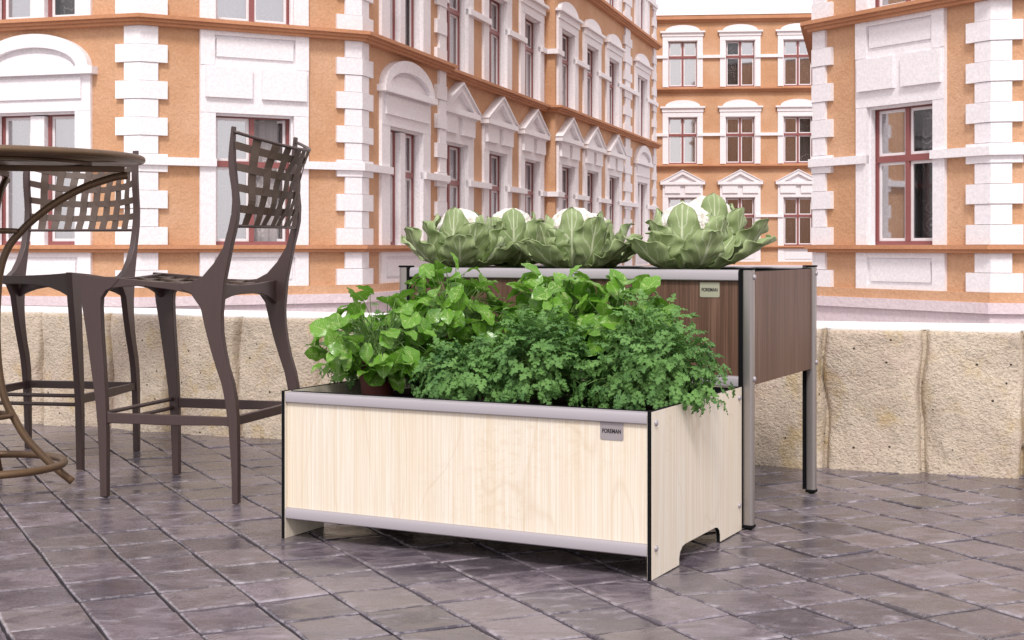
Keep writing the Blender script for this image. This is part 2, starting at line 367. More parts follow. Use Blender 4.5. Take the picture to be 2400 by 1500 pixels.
def make_window(F, uc, ow, z0, z1, zt, root, off, lights=1, cur=('grey', 'grey'), opened=None, glass='glass'):
    """window > pane, sash (each), curtain; frame is the window's own mesh"""
    rec = -.14
    fr = MB(); a, b = uc - ow / 2, uc + ow / 2; fw = .06
    spans = []
    if lights == 1: spans = [(a, b)]
    else: spans = [(a, uc - .13), (uc + .13, b)]
    for (x0, x1) in spans:
        fbox(fr, F, x0, x0 + fw, rec - .05, rec, z0, z1); fbox(fr, F, x1 - fw, x1, rec - .05, rec, z0, z1)
        fbox(fr, F, x0 + fw, x1 - fw, rec - .05, rec, z0, z0 + fw); fbox(fr, F, x0 + fw, x1 - fw, rec - .05, rec, z1 - fw, z1)
        fbox(fr, F, x0 + fw, x1 - fw, rec - .05, rec + .015, zt - .05, zt + .05)
        if lights == 1:
            fbox(fr, F, uc - .04, uc + .04, rec - .052, rec + .008, z0 + fw, zt - .05); fbox(fr, F, uc - .04, uc + .04, rec - .052, rec + .008, zt + .05, z1 - fw)
    w = fr.build('window', M['redframe'], root, off=off)
    cells = []
    if lights == 1: cells = [(a + fw, uc - .04), (uc + .04, b - fw)]
    else: cells = [(s[0] + fw, s[1] - fw) for s in spans]
    for ci, (x0, x1) in enumerate(cells):
        for (y0, y1) in ((z0 + fw, zt - .05), (zt + .05, z1 - fw)):
            s = MB(); g = MB(); sw = .045
            if opened == ci:
                ang = R(52); hinge = P2(F, x1, rec - .05); dv = (-F['t']) * math.cos(ang) - F['n'] * math.sin(ang)
                dn = Vector((dv.y, -dv.x)); W = x1 - x0
                F2 = dict(p=hinge, t=dv, n=dn, q=hinge + dv * W, L=99, m0=dn, m1=dn); X0, X1, rr = 0.001, W, 0
            else: F2, X0, X1, rr = F, x0, x1, rec - .03
            fbox(s, F2, X0, X0 + sw, rr - .03, rr, y0, y1); fbox(s, F2, X1 - sw, X1, rr - .03, rr, y0, y1)
            fbox(s, F2, X0 + sw, X1 - sw, rr - .03, rr, y0, y0 + sw); fbox(s, F2, X0 + sw, X1 - sw, rr - .03, rr, y1 - sw, y1)
            so = s.build('sash', M['sash'], w, off=off)
            g.quad(P3(F2, X0 + sw, rr - .015, y0 + sw), P3(F2, X1 - sw, rr - .015, y0 + sw), P3(F2, X1 - sw, rr - .015, y1 - sw), P3(F2, X0 + sw, rr - .015, y1 - sw))
            g.build('pane', M['glassclear' if cur[ci] == 'dark' else glass], w, off=off)
    n = len(cells)
    for ci, (x0, x1) in enumerate(cells):
        c = MB(); steps = 14; prev = None; dz = rec - (.16 if cur[ci] != 'dark' else .3)
        for i in range(steps + 1):
            x = x0 - .04 + (x1 - x0 + .08) * i / steps; ww = dz + .018 * math.sin(i * 2.1 + uc * 3)
            pt = (P3(F, x, ww, z0), P3(F, x, ww, z1))
            if prev: c.quad(prev[0], pt[0], pt[1], prev[1])
            prev = pt
        c.build('curtain', M['curtain_' + cur[ci]], w, off=off, smooth=True)
    return w
def reveal(mb, F, a, b, z0, z1):
    d = -.225
    mb.quad(P3(F, a, 0, z0), P3(F, a, d, z0), P3(F, a, d, z1), P3(F, a, 0, z1))
    mb.quad(P3(F, b, d, z0), P3(F, b, 0, z0), P3(F, b, 0, z1), P3(F, b, d, z1))
    mb.quad(P3(F, a, 0, z1), P3(F, a, d, z1), P3(F, b, d, z1), P3(F, b, 0, z1))
    mb.quad(P3(F, a, d, z0), P3(F, a, 0, z0), P3(F, b, 0, z0), P3(F, b, d, z0))
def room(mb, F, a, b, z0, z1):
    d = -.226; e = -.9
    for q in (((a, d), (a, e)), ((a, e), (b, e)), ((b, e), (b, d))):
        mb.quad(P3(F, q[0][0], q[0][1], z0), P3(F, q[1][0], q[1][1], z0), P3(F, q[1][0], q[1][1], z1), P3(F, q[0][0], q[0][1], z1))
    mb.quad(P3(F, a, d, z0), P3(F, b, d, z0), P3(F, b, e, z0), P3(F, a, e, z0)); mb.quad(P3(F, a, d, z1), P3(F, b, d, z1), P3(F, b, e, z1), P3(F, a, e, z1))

def surround(F, uc, ow, sw, st, kind, root, off, lights=1, apron=False):
    z0, z1 = st['z0'], st['z1']; a, b = uc - ow / 2, uc + ow / 2; A, B = uc - sw / 2, uc + sw / 2
    m = MB()
    fbox(m, F, A, a, 0, .06, z0, z1); fbox(m, F, b, B, 0, .06, z0, z1)
    # slender inner moulding round the opening
    fbox(m, F, a, a + .03, -.1, -.02, z0, z1 - .04); fbox(m, F, b - .03, b, -.1, -.02, z0, z1 - .04); fbox(m, F, a, b, -.1, -.02, z1 - .04, z1)
    reveal(m, F, a, b, z0, z1)
    if lights == 2:
        fbox(m, F, uc - .13, uc + .13, -.19, -.03, z0, z1 - .062)
    kids = []
    if kind == 'flat':
        p0, p1, t1 = z1, z1 + .78, st['c0']
        fbox(m, F, A, B, 0, .065, p0, p1)
        g = sw * .42
        for (x0, x1) in ((A + .08, A + .08 + g), (B - .05 - g, B - .05)): fbox(m, F, x0, x1, .065, .125, p0 + .25, p1 - .03)
        m2 = m
        fbox(m2, F, A, A + .24, 0, .075, p1, t1 + .002); fbox(m2, F, B - .24, B, 0, .075, p1, t1 + .002)
        fbox(m2, F, A + .24, B - .24, 0, .06, p1, p1 + .09); fbox(m2, F, A + .24, B - .24, 0, .06, t1 - .07, t1 + .002)
        fbox(m2, F, A + .24, B - .24, 0, .012, p1 + .09, t1 - .07); fbox(m2, F, A + .28, B - .27, .012, .05, p1 + .15, t1 - .13)
    elif kind == 'ped':
        p0, p1 = z1, st['pb']; zb = p1 + .12; za = st['pt']
        fbox(m, F, A, B, 0, .065, p0, p1)
        g = sw * .38; hh = p1 - p0
        for (x0, x1) in ((A + .1, A + .1 + g), (B - .1 - g, B - .1)): fbox(m, F, x0, x1, .065, .13, p0 + hh * .32, p1 - .04)
        k = MB(); E0, E1 = A - .1, B + .1
        fbox(k, F, E0, E1, 0, .2, p1, zb)
        fbox(k, F, A, B, 0, .14, p1 - .04, p1)
        T = .16
        # raking bands and recessed field
        for s in (0, 1):
            if s == 0: pts = [P3(F, E0, 0, zb), P3(F, E0 + T * 2.2, 0, zb), P3(F, uc, 0, za - T), P3(F, uc, 0, za)]
            else: pts = [P3(F, uc, 0, za), P3(F, uc, 0, za - T), P3(F, E1 - T * 2.2, 0, zb), P3(F, E1, 0, zb)]
            n3 = (F['n'].x, F['n'].y, 0); k.extr(pts, n3, 0, .17)
            # thin cap moulding
            if s == 0: pts = [P3(F, E0 - .03, 0, zb), P3(F, E0 + .04, 0, zb), P3(F, uc, 0, za), P3(F, uc, 0, za + .04)]
            else: pts = [P3(F, uc, 0, za + .04), P3(F, uc, 0, za), P3(F, E1 - .04, 0, zb), P3(F, E1 + .03, 0, zb)]
            k.extr(pts, n3, 0, .21)
        k.extr([P3(F, E0 + .3, 0, zb), P3(F, E1 - .3, 0, zb), P3(F, uc, 0, za - T)], (F['n'].x, F['n'].y, 0), 0, .05)
        kids.append(('pediment', k))
    elif kind in ('arch', 'seg'):
        if kind == 'arch': p0, p1 = z1, st['pb']; zb = p1 + .12; za = st['pt']; T = .22
        else: p0, p1 = z1, st['sh'] ; zb = p1 + .07; za = st['cr']; T = 0
        fbox(m, F, A, B, 0, .065, p0, p1)
        if kind == 'arch': fbox(m, F, A + .16, B - .16, .065, .1, p0 + .2, p1 - .05)
        else: fbox(m, F, A - .03, B + .03, .065, .1, p0 + (p1 - p0) * .55, p1 - .002)
        k = MB(); E0, E1 = A - .1, B + .1
        fbox(k, F, E0, E1, 0, .18, p1, zb)
        n3 = (F['n'].x, F['n'].y, 0); N = 20; hw = sw / 2 - (0 if kind == 'arch' else .12); H = za - zb
        def el(th, d):
            return P3(F, uc + (hw - d) * math.cos(th), 0, zb + (H - d) * math.sin(th))
        if kind == 'arch':
            for i in range(N):
                t0, t1 = math.pi * i / N, math.pi * (i + 1) / N
                k.extr([el(t0, 0), el(t1, 0), el(t1, T), el(t0, T)], n3, 0, .15)
            k.extr([el(math.pi * i / N, T) for i in range(N + 1)], n3, 0, .04)
            k.extr([el(math.pi * i / N, T + .09) for i in range(N + 1)], n3, .04, .07)
        else:
            k.extr([el(math.pi * i / N, 0) for i in range(N + 1)], n3, 0, .10)
        kids.append(('pediment', k))
    if apron:
        y0, y1 = .20, .768
        m3 = MB()
        fbox(m3, F, A, A + .24, 0, .06, y0, y1); fbox(m3, F, B - .24, B, 0, .06, y0, y1)
        fbox(m3, F, A + .24, B - .24, 0, .05, y0, y0 + .07); fbox(m3, F, A + .24, B - .24, 0, .05, y1 - .08, y1)
        fbox(m3, F, A + .24, B - .24, 0, .012, y0 + .07, y1 - .08); fbox(m3, F, A + .3, B - .29, .012, .045, y0 + .12, y1 - .14)
        m3.build('apron_panel', M['white'], root, off=off)
    s = m.build('window_surround', M['white'], root, off=off)
    for nm, k in kids: k.build(nm, M['white'], s, off=off, recalc=True)

def building(name, label, pts, faces, storeys, top, base=-2.6, quoins=(), depth_back=None, group=None):
    pl = Plan(pts); off = Vector((pts[0][0], pts[0][1], base))
    root = empty(name, off, label=label, cat='building', group=group)
    W = MB(); LG = MB(); PB = MB(); PL = MB(); RM = MB()
    for fi, F in enumerate(pl.faces):
        wins = faces[fi]; ops = []
        for (uc, ow, sw, kind, lights, ap, cur, opened) in wins:
            for si, st in enumerate(storeys): ops.append((uc - ow / 2, uc + ow / 2, st['z0'], st['z1']))
        wall_cells(W, F, ops, .0, top)
        for (uc, ow, sw, kind, lights, ap, cur, opened) in wins:
            for si, st in enumerate(storeys):
                kd = kind if si == 0 else 'seg'
                surround(F, uc, ow, sw, st, kd, root, off, lights if si == 0 or lights == 2 else 1, ap and si == 0)
                cc = cur[si % len(cur)]
                make_window(F, uc, ow, st['z0'], st['z1'], st['zt'], root, off, lights, cc, opened if si == 0 else None, 'glass')
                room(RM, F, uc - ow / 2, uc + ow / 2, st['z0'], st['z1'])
        L = F['L']
        for st in storeys:
            edges = [0.] + sum([[w_[0] - w_[1] / 2, w_[0] + w_[1] / 2] for w_ in wins], []) + [L]
            for i in range(0, len(edges), 2):
                if edges[i + 1] - edges[i] > .02:
                    SC = MB(); band(SC, F, edges[i], edges[i + 1], .125, st['b0'], st['b1']); SC.build('string_course', M['white'], root, off=off)
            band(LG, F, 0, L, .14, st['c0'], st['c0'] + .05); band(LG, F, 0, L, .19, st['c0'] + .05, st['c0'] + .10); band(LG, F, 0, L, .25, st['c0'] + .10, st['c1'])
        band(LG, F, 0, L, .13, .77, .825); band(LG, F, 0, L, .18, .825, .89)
        band(PB, F, 0, L, .10, .055, .20)
        band(PL, F, 0, L, .16, -.10, .055); band(PL, F, 0, L, .10, base, -.10)
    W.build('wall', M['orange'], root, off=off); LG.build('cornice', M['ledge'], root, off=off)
    PB.build('base_moulding', M['orange'], root, off=off); PL.build('plinth', M['plinth'], root, off=off)
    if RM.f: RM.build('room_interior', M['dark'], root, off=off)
    # quoins
    for q in quoins:
        Q = MB(); ends = [.20, .768]; zz = .89
        segs = [(.20, .77)]; lo = .89
        for st in storeys: segs.append((lo, st['c0'])); lo = st['c1']
        if top - lo > .5: segs.append((lo, top))
        for (s0, s1) in segs:
            n = max(2, round((s1 - s0) / .293)); h = (s1 - s0) / n
            for i in range(n):
                wide = i % 2 == 0; g = .0035
                if q[0] == 'corner':
                    c = q[1]; FA, FB = pl.faces[c - 1], pl.faces[c]
                    la, lb = ((.42, .42) if wide else (.27, .27))
                    wdt = .07 if wide else .055
                    if len(q) > 2: la, lb = la * q[2], lb * q[3]
                    A = P2(FA, FA['L'] - la, 0); A1 = P2(FA, FA['L'] - la, wdt); Mi = FA['q'] + FA['m1'] * wdt
                    B1 = P2(FB, lb, wdt); B = P2(FB, lb, 0)
                    Q.prism([(p.x, p.y) for p in (A, FA['q'], B, B1, Mi, A1)], s0 + i * h + g, s0 + (i + 1) * h - g)
                else:   # flat pilaster on a face: ('flat', face, u, scale, side)
                    F = pl.faces[q[1]]; k = q[3]; la = .42 * k if wide else .27 * k; u = q[2]
                    fbox(Q, F, max(0, u - la), min(F['L'], u + la), 0, .07 if wide else .055, s0 + i * h + g, s0 + (i + 1) * h - g)
        Q.build('quoin_column', M['white'], root, off=off)
    # roof slab and back wall
    p = list(pl.p); back = depth_back
    RF = MB(); poly = [(a.x, a.y) for a in p] + [tuple(b) for b in back]
    RF.prism(poly, top - .12, top - .02); RF.build('roof', M['roof'], root, off=off, recalc=True)
    BW = MB(); pp = [p[-1]] + [Vector(b) for b in back] + [p[0]]
    for i in range(len(pp) - 1): BW.quad((pp[i].x, pp[i].y, base), (pp[i + 1].x, pp[i + 1].y, base), (pp[i + 1].x, pp[i + 1].y, top), (pp[i].x, pp[i].y, top))
    BW.build('rear_wall', M['orange'], root, off=off)
    return root

G2 = ('grey', 'grey'); GD = ('grey', 'dark'); DD = ('dark', 'dark'); DG = ('dark', 'grey'); BB = ('beige', 'beige')
stL = [dict(z0=.89, z1=3.07, zt=2.24, b0=2.18, b1=2.31, c0=4.42, c1=4.58, pb=3.66, pt=4.34),
       dict(z0=4.58, z1=6.72, zt=5.95, b0=5.95, b1=6.08, c0=8.02, c1=8.20, sh=7.12, cr=7.5),
       dict(z0=8.20, z1=10.3, zt=9.5, b0=9.5, b1=9.63, c0=11.5, c1=11.7, sh=10.7, cr=11.05)]
A1 = Vector((-5.97, 22.86)); B1 = Vector((-2.65, 24.70)); C1 = Vector((-1.41, 29.03)); D0 = Vector((-1.62, 29.09))
tD = Vector((.2756, .9613)); nD = Vector((.9613, -.2756))
D1 = D0 + tD * 8.96; E0 = D1 + nD * .3; E1 = E0 + tD * 14.7
A0 = A1 + Vector((-.961, .2756)) * 3.86; Z0 = A0 + Vector((-.875, -.484)).normalized() * 0 + Vector((-.60, .80)) * 6
pts = [Z0, A0, A1, B1, C1, D0, D1, E0, E1, E1 + Vector((-.9613, .2756)) * 3]
arch = lambda u, ow=1.5, sw=2.1, cur=(G2,): (u, ow, sw, 'arch', 2, True, cur, None)
faces = [[], [arch(1.93, 1.52, 2.1, (G2, GD, G2))], [(1.90, 1.36, 1.88, 'flat', 1, True, (G2, G2, G2), 1)], [arch(2.25, 1.8, 2.65, (G2, GD, G2))], [],
         [(u, 1.5, 2.3, 'ped', 1, True, (G2,), None) for u in (1.45, 4.53, 7.62)], [],
         [(u, 1.5, 2.3, 'ped', 1, True, (G2,), None) for u in (1.30, 4.30, 7.35)] + [arch(12.1, 1.8, 2.6)], []]
building('town_house', 'long orange stucco house with white corner quoins, stepping back along the street on the left', pts, faces, stL, 12.4,
         quoins=[('corner', 1), ('corner', 2), ('corner', 3, 1.05, 1.15), ('corner', 4, 1.3, .3), ('flat', 7, 9.55, 1.5), ('corner', 8, 1.5, .5)],
         depth_back=[(-1, 58), (-16, 52), (-16, 30)])

stF = [dict(z0=.89, z1=3.0, zt=2.19, b0=2.13, b1=2.25, c0=4.24, c1=4.40, pb=3.55, pt=4.16),
       dict(z0=4.45, z1=6.5, zt=5.72, b0=5.66, b1=5.79, c0=7.58, c1=7.74, sh=6.88, cr=7.23),
       dict(z0=7.80, z1=9.82, zt=9.12, b0=9.05, b1=9.18, c0=10.62, c1=10.86, sh=10.16, cr=10.5)]
tF = Vector((.995, -.1)).normalized(); F0 = Vector((-.5, 62.8)); F1 = F0 + tF * 24
fw = []
curs = {0: (BB, BB, BB), 1: (G2, G2, DG), 2: (G2, GD, G2)}
for i in range(-2, 6):
    fw.append((7.98 + 2.48 * i, 1.28, 1.74, 'ped', 1, True, curs.get(i, (G2, BB, G2)), None))
building('town_house', 'pale orange three storey house closing the far end of the street, seen square on', [F0, F1], [fw], stF, 10.95,
         depth_back=[(24, 72), (0, 74)])

G0 = Vector((5.04, 23.6)); G1 = Vector((6.92, 20.5)); R0 = Vector((7.45, 33.4)); H1 = G1 + Vector((.971, -.2386)) * 5
building('town_house', 'orange stucco house at the right with one tall window between white quoins', [R0, G0, G1, H1],
         [[(5., 1.4, 1.9, 'flat', 1, True, (G2,), None)], [(1.885, 1.36, 1.82, 'flat', 1, True, (GD, G2, G2), None)], [arch(2.6, 1.5, 2.1)]], stL, 12.4,
         quoins=[('corner', 1), ('corner', 2)], depth_back=[(16, 26), (14, 36)])

# ------------------------------------------------------------------ ground
g = MB(); g.quad((-400, -200, -2.6), (400, -200, -2.6), (400, 700, -2.6), (-400, 700, -2.6))
tag(g.build('street', M['street']), kind='structure', label='pale stone street far below the terrace wall')

wallpts = [(-4.6, 7.75), (-3.4, 7.38), (-2.53, 7.03), (-2.01, 6.87), (-1.72, 6.71), (-1.47, 6.58), (-1.06, 6.44), (-.2, 6.11), (.4, 5.88), (.97, 5.68), (1.22, 5.585), (1.57, 5.465), (1.93, 5.37), (2.45, 5.27), (3.1, 5.18), (3.9, 5.14)]
def wall_y(x):
    for (a, b) in zip(wallpts, wallpts[1:]):
        if a[0] <= x <= b[0]: return a[1] + (b[1] - a[1]) * (x - a[0]) / (b[0] - a[0])
    return 99
tb = MB(); base = [(-4.6, -2.0), (3.9, -2.0)] + [(p[0], p[1] + .45) for p in reversed(wallpts)]
tb.prism(base, -2.595, -.012)
tag(tb.build('terrace_ground', M['grout']), kind='structure', label='mortar bed of the terrace under the slate setts')

def paving():
    ux, vx = Vector((.8935, .449)), Vector((.449, -.8935)); O = Vector((-.623, 3.473)); PU, PV = .194, .2073
    V = []; Fc = []; col = []; flat = []; K = 7; gap = .0040
    for i in range(-24, 28):
        joff = rnd.uniform(-.010, .010)
        for j in range(-26, 24):
            cc = O + ux * PU * (i + .5) + vx * (PV * (j + .5) + joff)
            if not (-4.3 < cc.x < 3.6 and .6 < cc.y < wall_y(cc.x) + .12): continue
            hu, hv = PU / 2 - gap * rnd.uniform(.75, 1.25), PV / 2 - gap * rnd.uniform(.7, 1.15)
            a = rnd.uniform(-.006, .006); tu, tv = rnd.uniform(-.020, .012), rnd.uniform(-.012, .012); dz = rnd.uniform(-.0025, .0015)
            rv, r2 = rnd.random(), rnd.random() ** 2; n0 = len(V); n = K + 1
            ts = [-1, -.97, -.91, -.45, .45, .91, .97, 1]
            for q in range(n):
                for p in range(n):
                    s, t = ts[p], ts[q]
                    rim = (abs(s) == 1) or (abs(t) == 1); near = abs(s) > .9 or abs(t) > .9
                    x = s * hu; y = t * hv
                    if near:
                        jj = .0022 * noise.noise(Vector((cc.x * 9 + x * 60, cc.y * 9 + y * 60, rv)))
                        x += jj * (1 if abs(s) > .9 else 0); y += jj * (1 if abs(t) > .9 else 0)
                    w = cc + ux * (x * math.cos(a) - y * math.sin(a)) + vx * (x * math.sin(a) + y * math.cos(a))
                    z = tu * x + tv * y + dz + .0022 * noise.noise(Vector((w.x * 14, w.y * 14, rv * 9))) - (.0035 if rim else 0)
                    V.append((w.x, w.y, z)); ef = max(abs(s), abs(t)); col.append((rv, 1. if ef > .95 else (.25 if near else 0.), r2))
            for q in range(K):
                for p in range(K):
                    A = n0 + q * n + p; Fc.append((A, A + n, A + n + 1, A + 1)); flat.append(p in (0, K - 1) or q in (0, K - 1))
            loop = [n0 + p for p in range(n)] + [n0 + q * n + K for q in range(1, n)] + [n0 + K * n + p for p in range(K - 1, -1, -1)] + [n0 + q * n for q in range(K - 1, 0, -1)]
            m0 = len(V)
            for l in loop:
                x = V[l]; V.append((x[0], x[1], -.0135)); col.append((rv * .2, 0., r2))
            for k in range(len(loop)):
                k2 = (k + 1) % len(loop); Fc.append((loop[k], loop[k2], m0 + k2, m0 + k)); flat.append(True)
    me = bpy.data.meshes.new('patio_paving'); me.from_pydata(V, [], Fc); me.materials.append(M['slate'])
    at = me.color_attributes.new('tile', 'FLOAT_COLOR', 'POINT')
    for k, c in enumerate(col): at.data[k].color = (*c, 1)
    for p, fl in zip(me.polygons, flat): p.use_smooth = not fl
    bm = bmesh.new(); bm.from_mesh(me); bmesh.ops.recalc_face_normals(bm, faces=bm.faces); bm.to_mesh(me); bm.free()
    o = bpy.data.objects.new('patio_paving', me); C.objects.link(o)
    tag(o, kind='structure', label='square dark slate setts laid diagonally over the terrace')
paving()

# ------------------------------------------------------------------ terrace wall
def terrace_wall():
    # resample polyline finely, with block seams
    P = [Vector(p) for p in wallpts]; cum = [0]
    for a, b in zip(P, P[1:]): cum.append(cum[-1] + (b - a).length)
    def at(s):
        for i in range(len(P) - 1):
            if s <= cum[i + 1] or i == len(P) - 2:
                t = (s - cum[i]) / (cum[i + 1] - cum[i]); p = P[i].lerp(P[i + 1], t); d = (P[i + 1] - P[i]).normalized(); return p, Vector((d.y, -d.x))
    def s_of_x(x):
        for i in range(len(P) - 1):
            if P[i].x <= x <= P[i + 1].x: return cum[i] + (cum[i + 1] - cum[i]) * (x - P[i].x) / (P[i + 1].x - P[i].x)
    seams_x = [-4.2, -3.8, -3.4, -3.0, -2.66, -2.30, -1.93, -1.61, -1.245, -.87, -.5, -.14, .22, .56, .9, 1.225, 1.575, 1.935, 2.28, 2.64, 3.0, 3.4]
    seams = [s_of_x(x) for x in seams_x]
    H = .545; nz = 52; ds = .006; n = int(cum[-1] / ds); mb = MB(); rows = []
    sr = random.Random(3); edge = [(sr.uniform(-.035, .035), sr.uniform(-.02, .03), sr.uniform(.6, 1.)) for _ in seams]; tilt = [sr.uniform(-.035, .035) for _ in range(len(seams) + 1)]
    for i in range(n + 1):
        s = i * ds; p, nn = at(s); row = []
        for j in range(nz + 1):
            z = H * j / nz
            # wavy seam position
            bl = 0; best = 9; wd = 1
            for k, sm in enumerate(seams):
                e = sm + .009 * math.sin(z * 11 + k * 1.7) + .004 * math.sin(z * 23 + k)
                if s > e: bl = k + 1
                if abs(s - e) < best: best = abs(s - e); wd = k
            lft = seams[bl - 1] if bl > 0 else 0; rgt = seams[bl] if bl < len(seams) else cum[-1]
            t = (s - lft) / max(.01, rgt - lft); t = min(1, max(0, t))
            o = .024 * (1 - (2 * t - 1) ** 4) + tilt[bl] * (t - .5) * 1.2
            o += .014 * math.sin(z * 12.5 + bl * 1.3) * (math.exp(-(t * 5) ** 2) - .8 * math.exp(-((1 - t) * 5) ** 2))
            o += .018 * noise.noise(Vector((s * 2.2, z * 3, 4))) + .0035 * noise.noise(Vector((s * 16, z * 16, 1))) + .0016 * noise.noise(Vector((s * 45, z * 45, 8)))
            o -= .045 * math.exp(-(best / .010) ** 2)
            if j == nz: o -= .006
            q = p + nn * o; row.append(len(mb.v)); mb.v.append(Vector((q.x, q.y, z - .014 if j == 0 else z)))
        rows.append(row)
    for i in range(n):
        for j in range(nz): mb.f.append((rows[i][j], rows[i + 1][j], rows[i + 1][j + 1], rows[i][j + 1]))
    root = empty('terrace_wall', (-1, 6.4, 0), label='low curved wall of rough sandy cast stone blocks round the terrace', cat='wall')
    off = Vector((-1, 6.4, 0))
    mb.build('stone_face', M['stone'], root, off=off, smooth=True)
    bk = MB(); outer = [at(cum[-1] * i / 60) for i in range(61)]
    poly = [(a.x + b.x * -.035, a.y + b.y * -.035) for a, b in outer] + [(a.x - b.x * .36, a.y - b.y * .36) for a, b in reversed(outer)]
    bk.prism(poly, -2.59, H - .004); bk.build('core', M['stone'], root, off=off)
    # coping follows the block fronts; its white has the glare from above painted in
    cp = MB(); ns = n // 2
    for i in range(ns):
        a, b = rows[i * 2][nz], rows[i * 2 + 2][nz]; s0, s1 = i * 2 * ds, (i * 2 + 2) * ds; (p0, n0), (p1, n1) = at(s0), at(s1)
        va, vb = mb.v[a], mb.v[b]
        cp.quad((va.x, va.y, H), (vb.x, vb.y, H), (vb.x, vb.y, H + .006), (va.x, va.y, H + .006))
        cp.quad((va.x, va.y, H + .006), (vb.x, vb.y, H + .006), (p1.x - n1.x * .37, p1.y - n1.y * .37, H + .012), (p0.x - n0.x * .37, p0.y - n0.y * .37, H + .012))
        cp.quad((p0.x - n0.x * .37, p0.y - n0.y * .37, H - .05), (p1.x - n1.x * .37, p1.y - n1.y * .37, H - .05), (p1.x - n1.x * .37, p1.y - n1.y * .37, H + .012), (p0.x - n0.x * .37, p0.y - n0.y * .37, H + .012))
    cp.build('coping', M['coping'], root, off=off)
terrace_wall()

# ------------------------------------------------------------------ planters
U2 = Vector((.8895, -.4569)); S2 = Vector((.4569, .8895)); ROT = math.atan2(U2.y, U2.x)
def lettering(parent, loc, size, name='lettering'):
    cu = bpy.data.curves.new('lettering', 'FONT'); cu.body = 'FOREMAN'; cu.size = size; cu.align_x = 'CENTER'; cu.align_y = 'CENTER'
    cu.offset = size * .022; cu.extrude = .0004; cu.space_character = 1.02
    t = bpy.data.objects.new('tmp', cu); C.objects.link(t)
    dg = bpy.context.evaluated_depsgraph_get(); dg.update(); me = bpy.data.meshes.new_from_object(t.evaluated_get(dg)); bpy.data.objects.remove(t)
    for v in me.vertices: v.co.x *= .76
    me.materials.clear(); me.materials.append(M['ink']); o = bpy.data.objects.new(name, me); C.objects.link(o); o.parent = parent
    o.location = loc; o.rotation_euler = (R(90), 0, 0); return o
def label_plate(parent, x0, x1, z0, z1, y, mat):
    r = .005; pts = [(x0, z1)]
    for k in range(5): a = R(180 + k * 22.5); pts.append((x0 + r + r * math.cos(a), z0 + r + r * math.sin(a)))
    for k in range(5): a = R(270 + k * 22.5); pts.append((x1 - r + r * math.cos(a), z0 + r + r * math.sin(a)))
    pts.append((x1, z1)); m = MB(); m.extr([(p[0], 0, p[1]) for p in pts], (0, 1, 0), y - .0015, y + .001)
    pl = m.build('name_plate', mat, parent, recalc=True)
    lettering(pl, ((x0 + x1) / 2, y - .0019, (z0 + z1) / 2), (x1 - x0) * .232); return pl
def bolt(parent, p, n):
    m = MB(); n = Vector(n); a = Vector((0, 0, 1)) if abs(n.z) < .5 else Vector((1, 0, 0)); b = n.cross(a); p = Vector(p); k0 = 0
    prof = [(.0085, 0), (.0085, .002), (.0075, .0045), (.0045, .0062), (.0012, .0068)]; seg = 16
    for (r, h) in prof:
        for j in range(seg):
            th = 2 * math.pi * j / seg; m.v.append(p + n * h + (a * math.cos(th) + b * math.sin(th)) * r)
    for i in range(len(prof) - 1):
        for j in range(seg): q = i * seg + j; q2 = i * seg + (j + 1) % seg; m.f.append((q, q2, q2 + seg, q + seg))
    m.f.append(tuple((len(prof) - 1) * seg + j for j in range(seg)))
    m.build('bolt', M['alu'], parent, smooth=True, recalc=True)
def rail(parent, x0, x1, yf, yb, z0, z1, name='rail'):   # rounded aluminium profile running along x
    h = z1 - z0; prof = [(yf, z0 + h * .08), (yf, z1 - h * .30), (yf + .0045, z1 - h * .06), (yf + .011, z1), (yb, z1), (yb, z0), (yf + .003, z0)]
    m = MB(); m.extr([(0, p[0], p[1]) for p in prof], (1, 0, 0), x0, x1); m.build(name, M['alu'], parent, recalc=True, bevel=.0009)

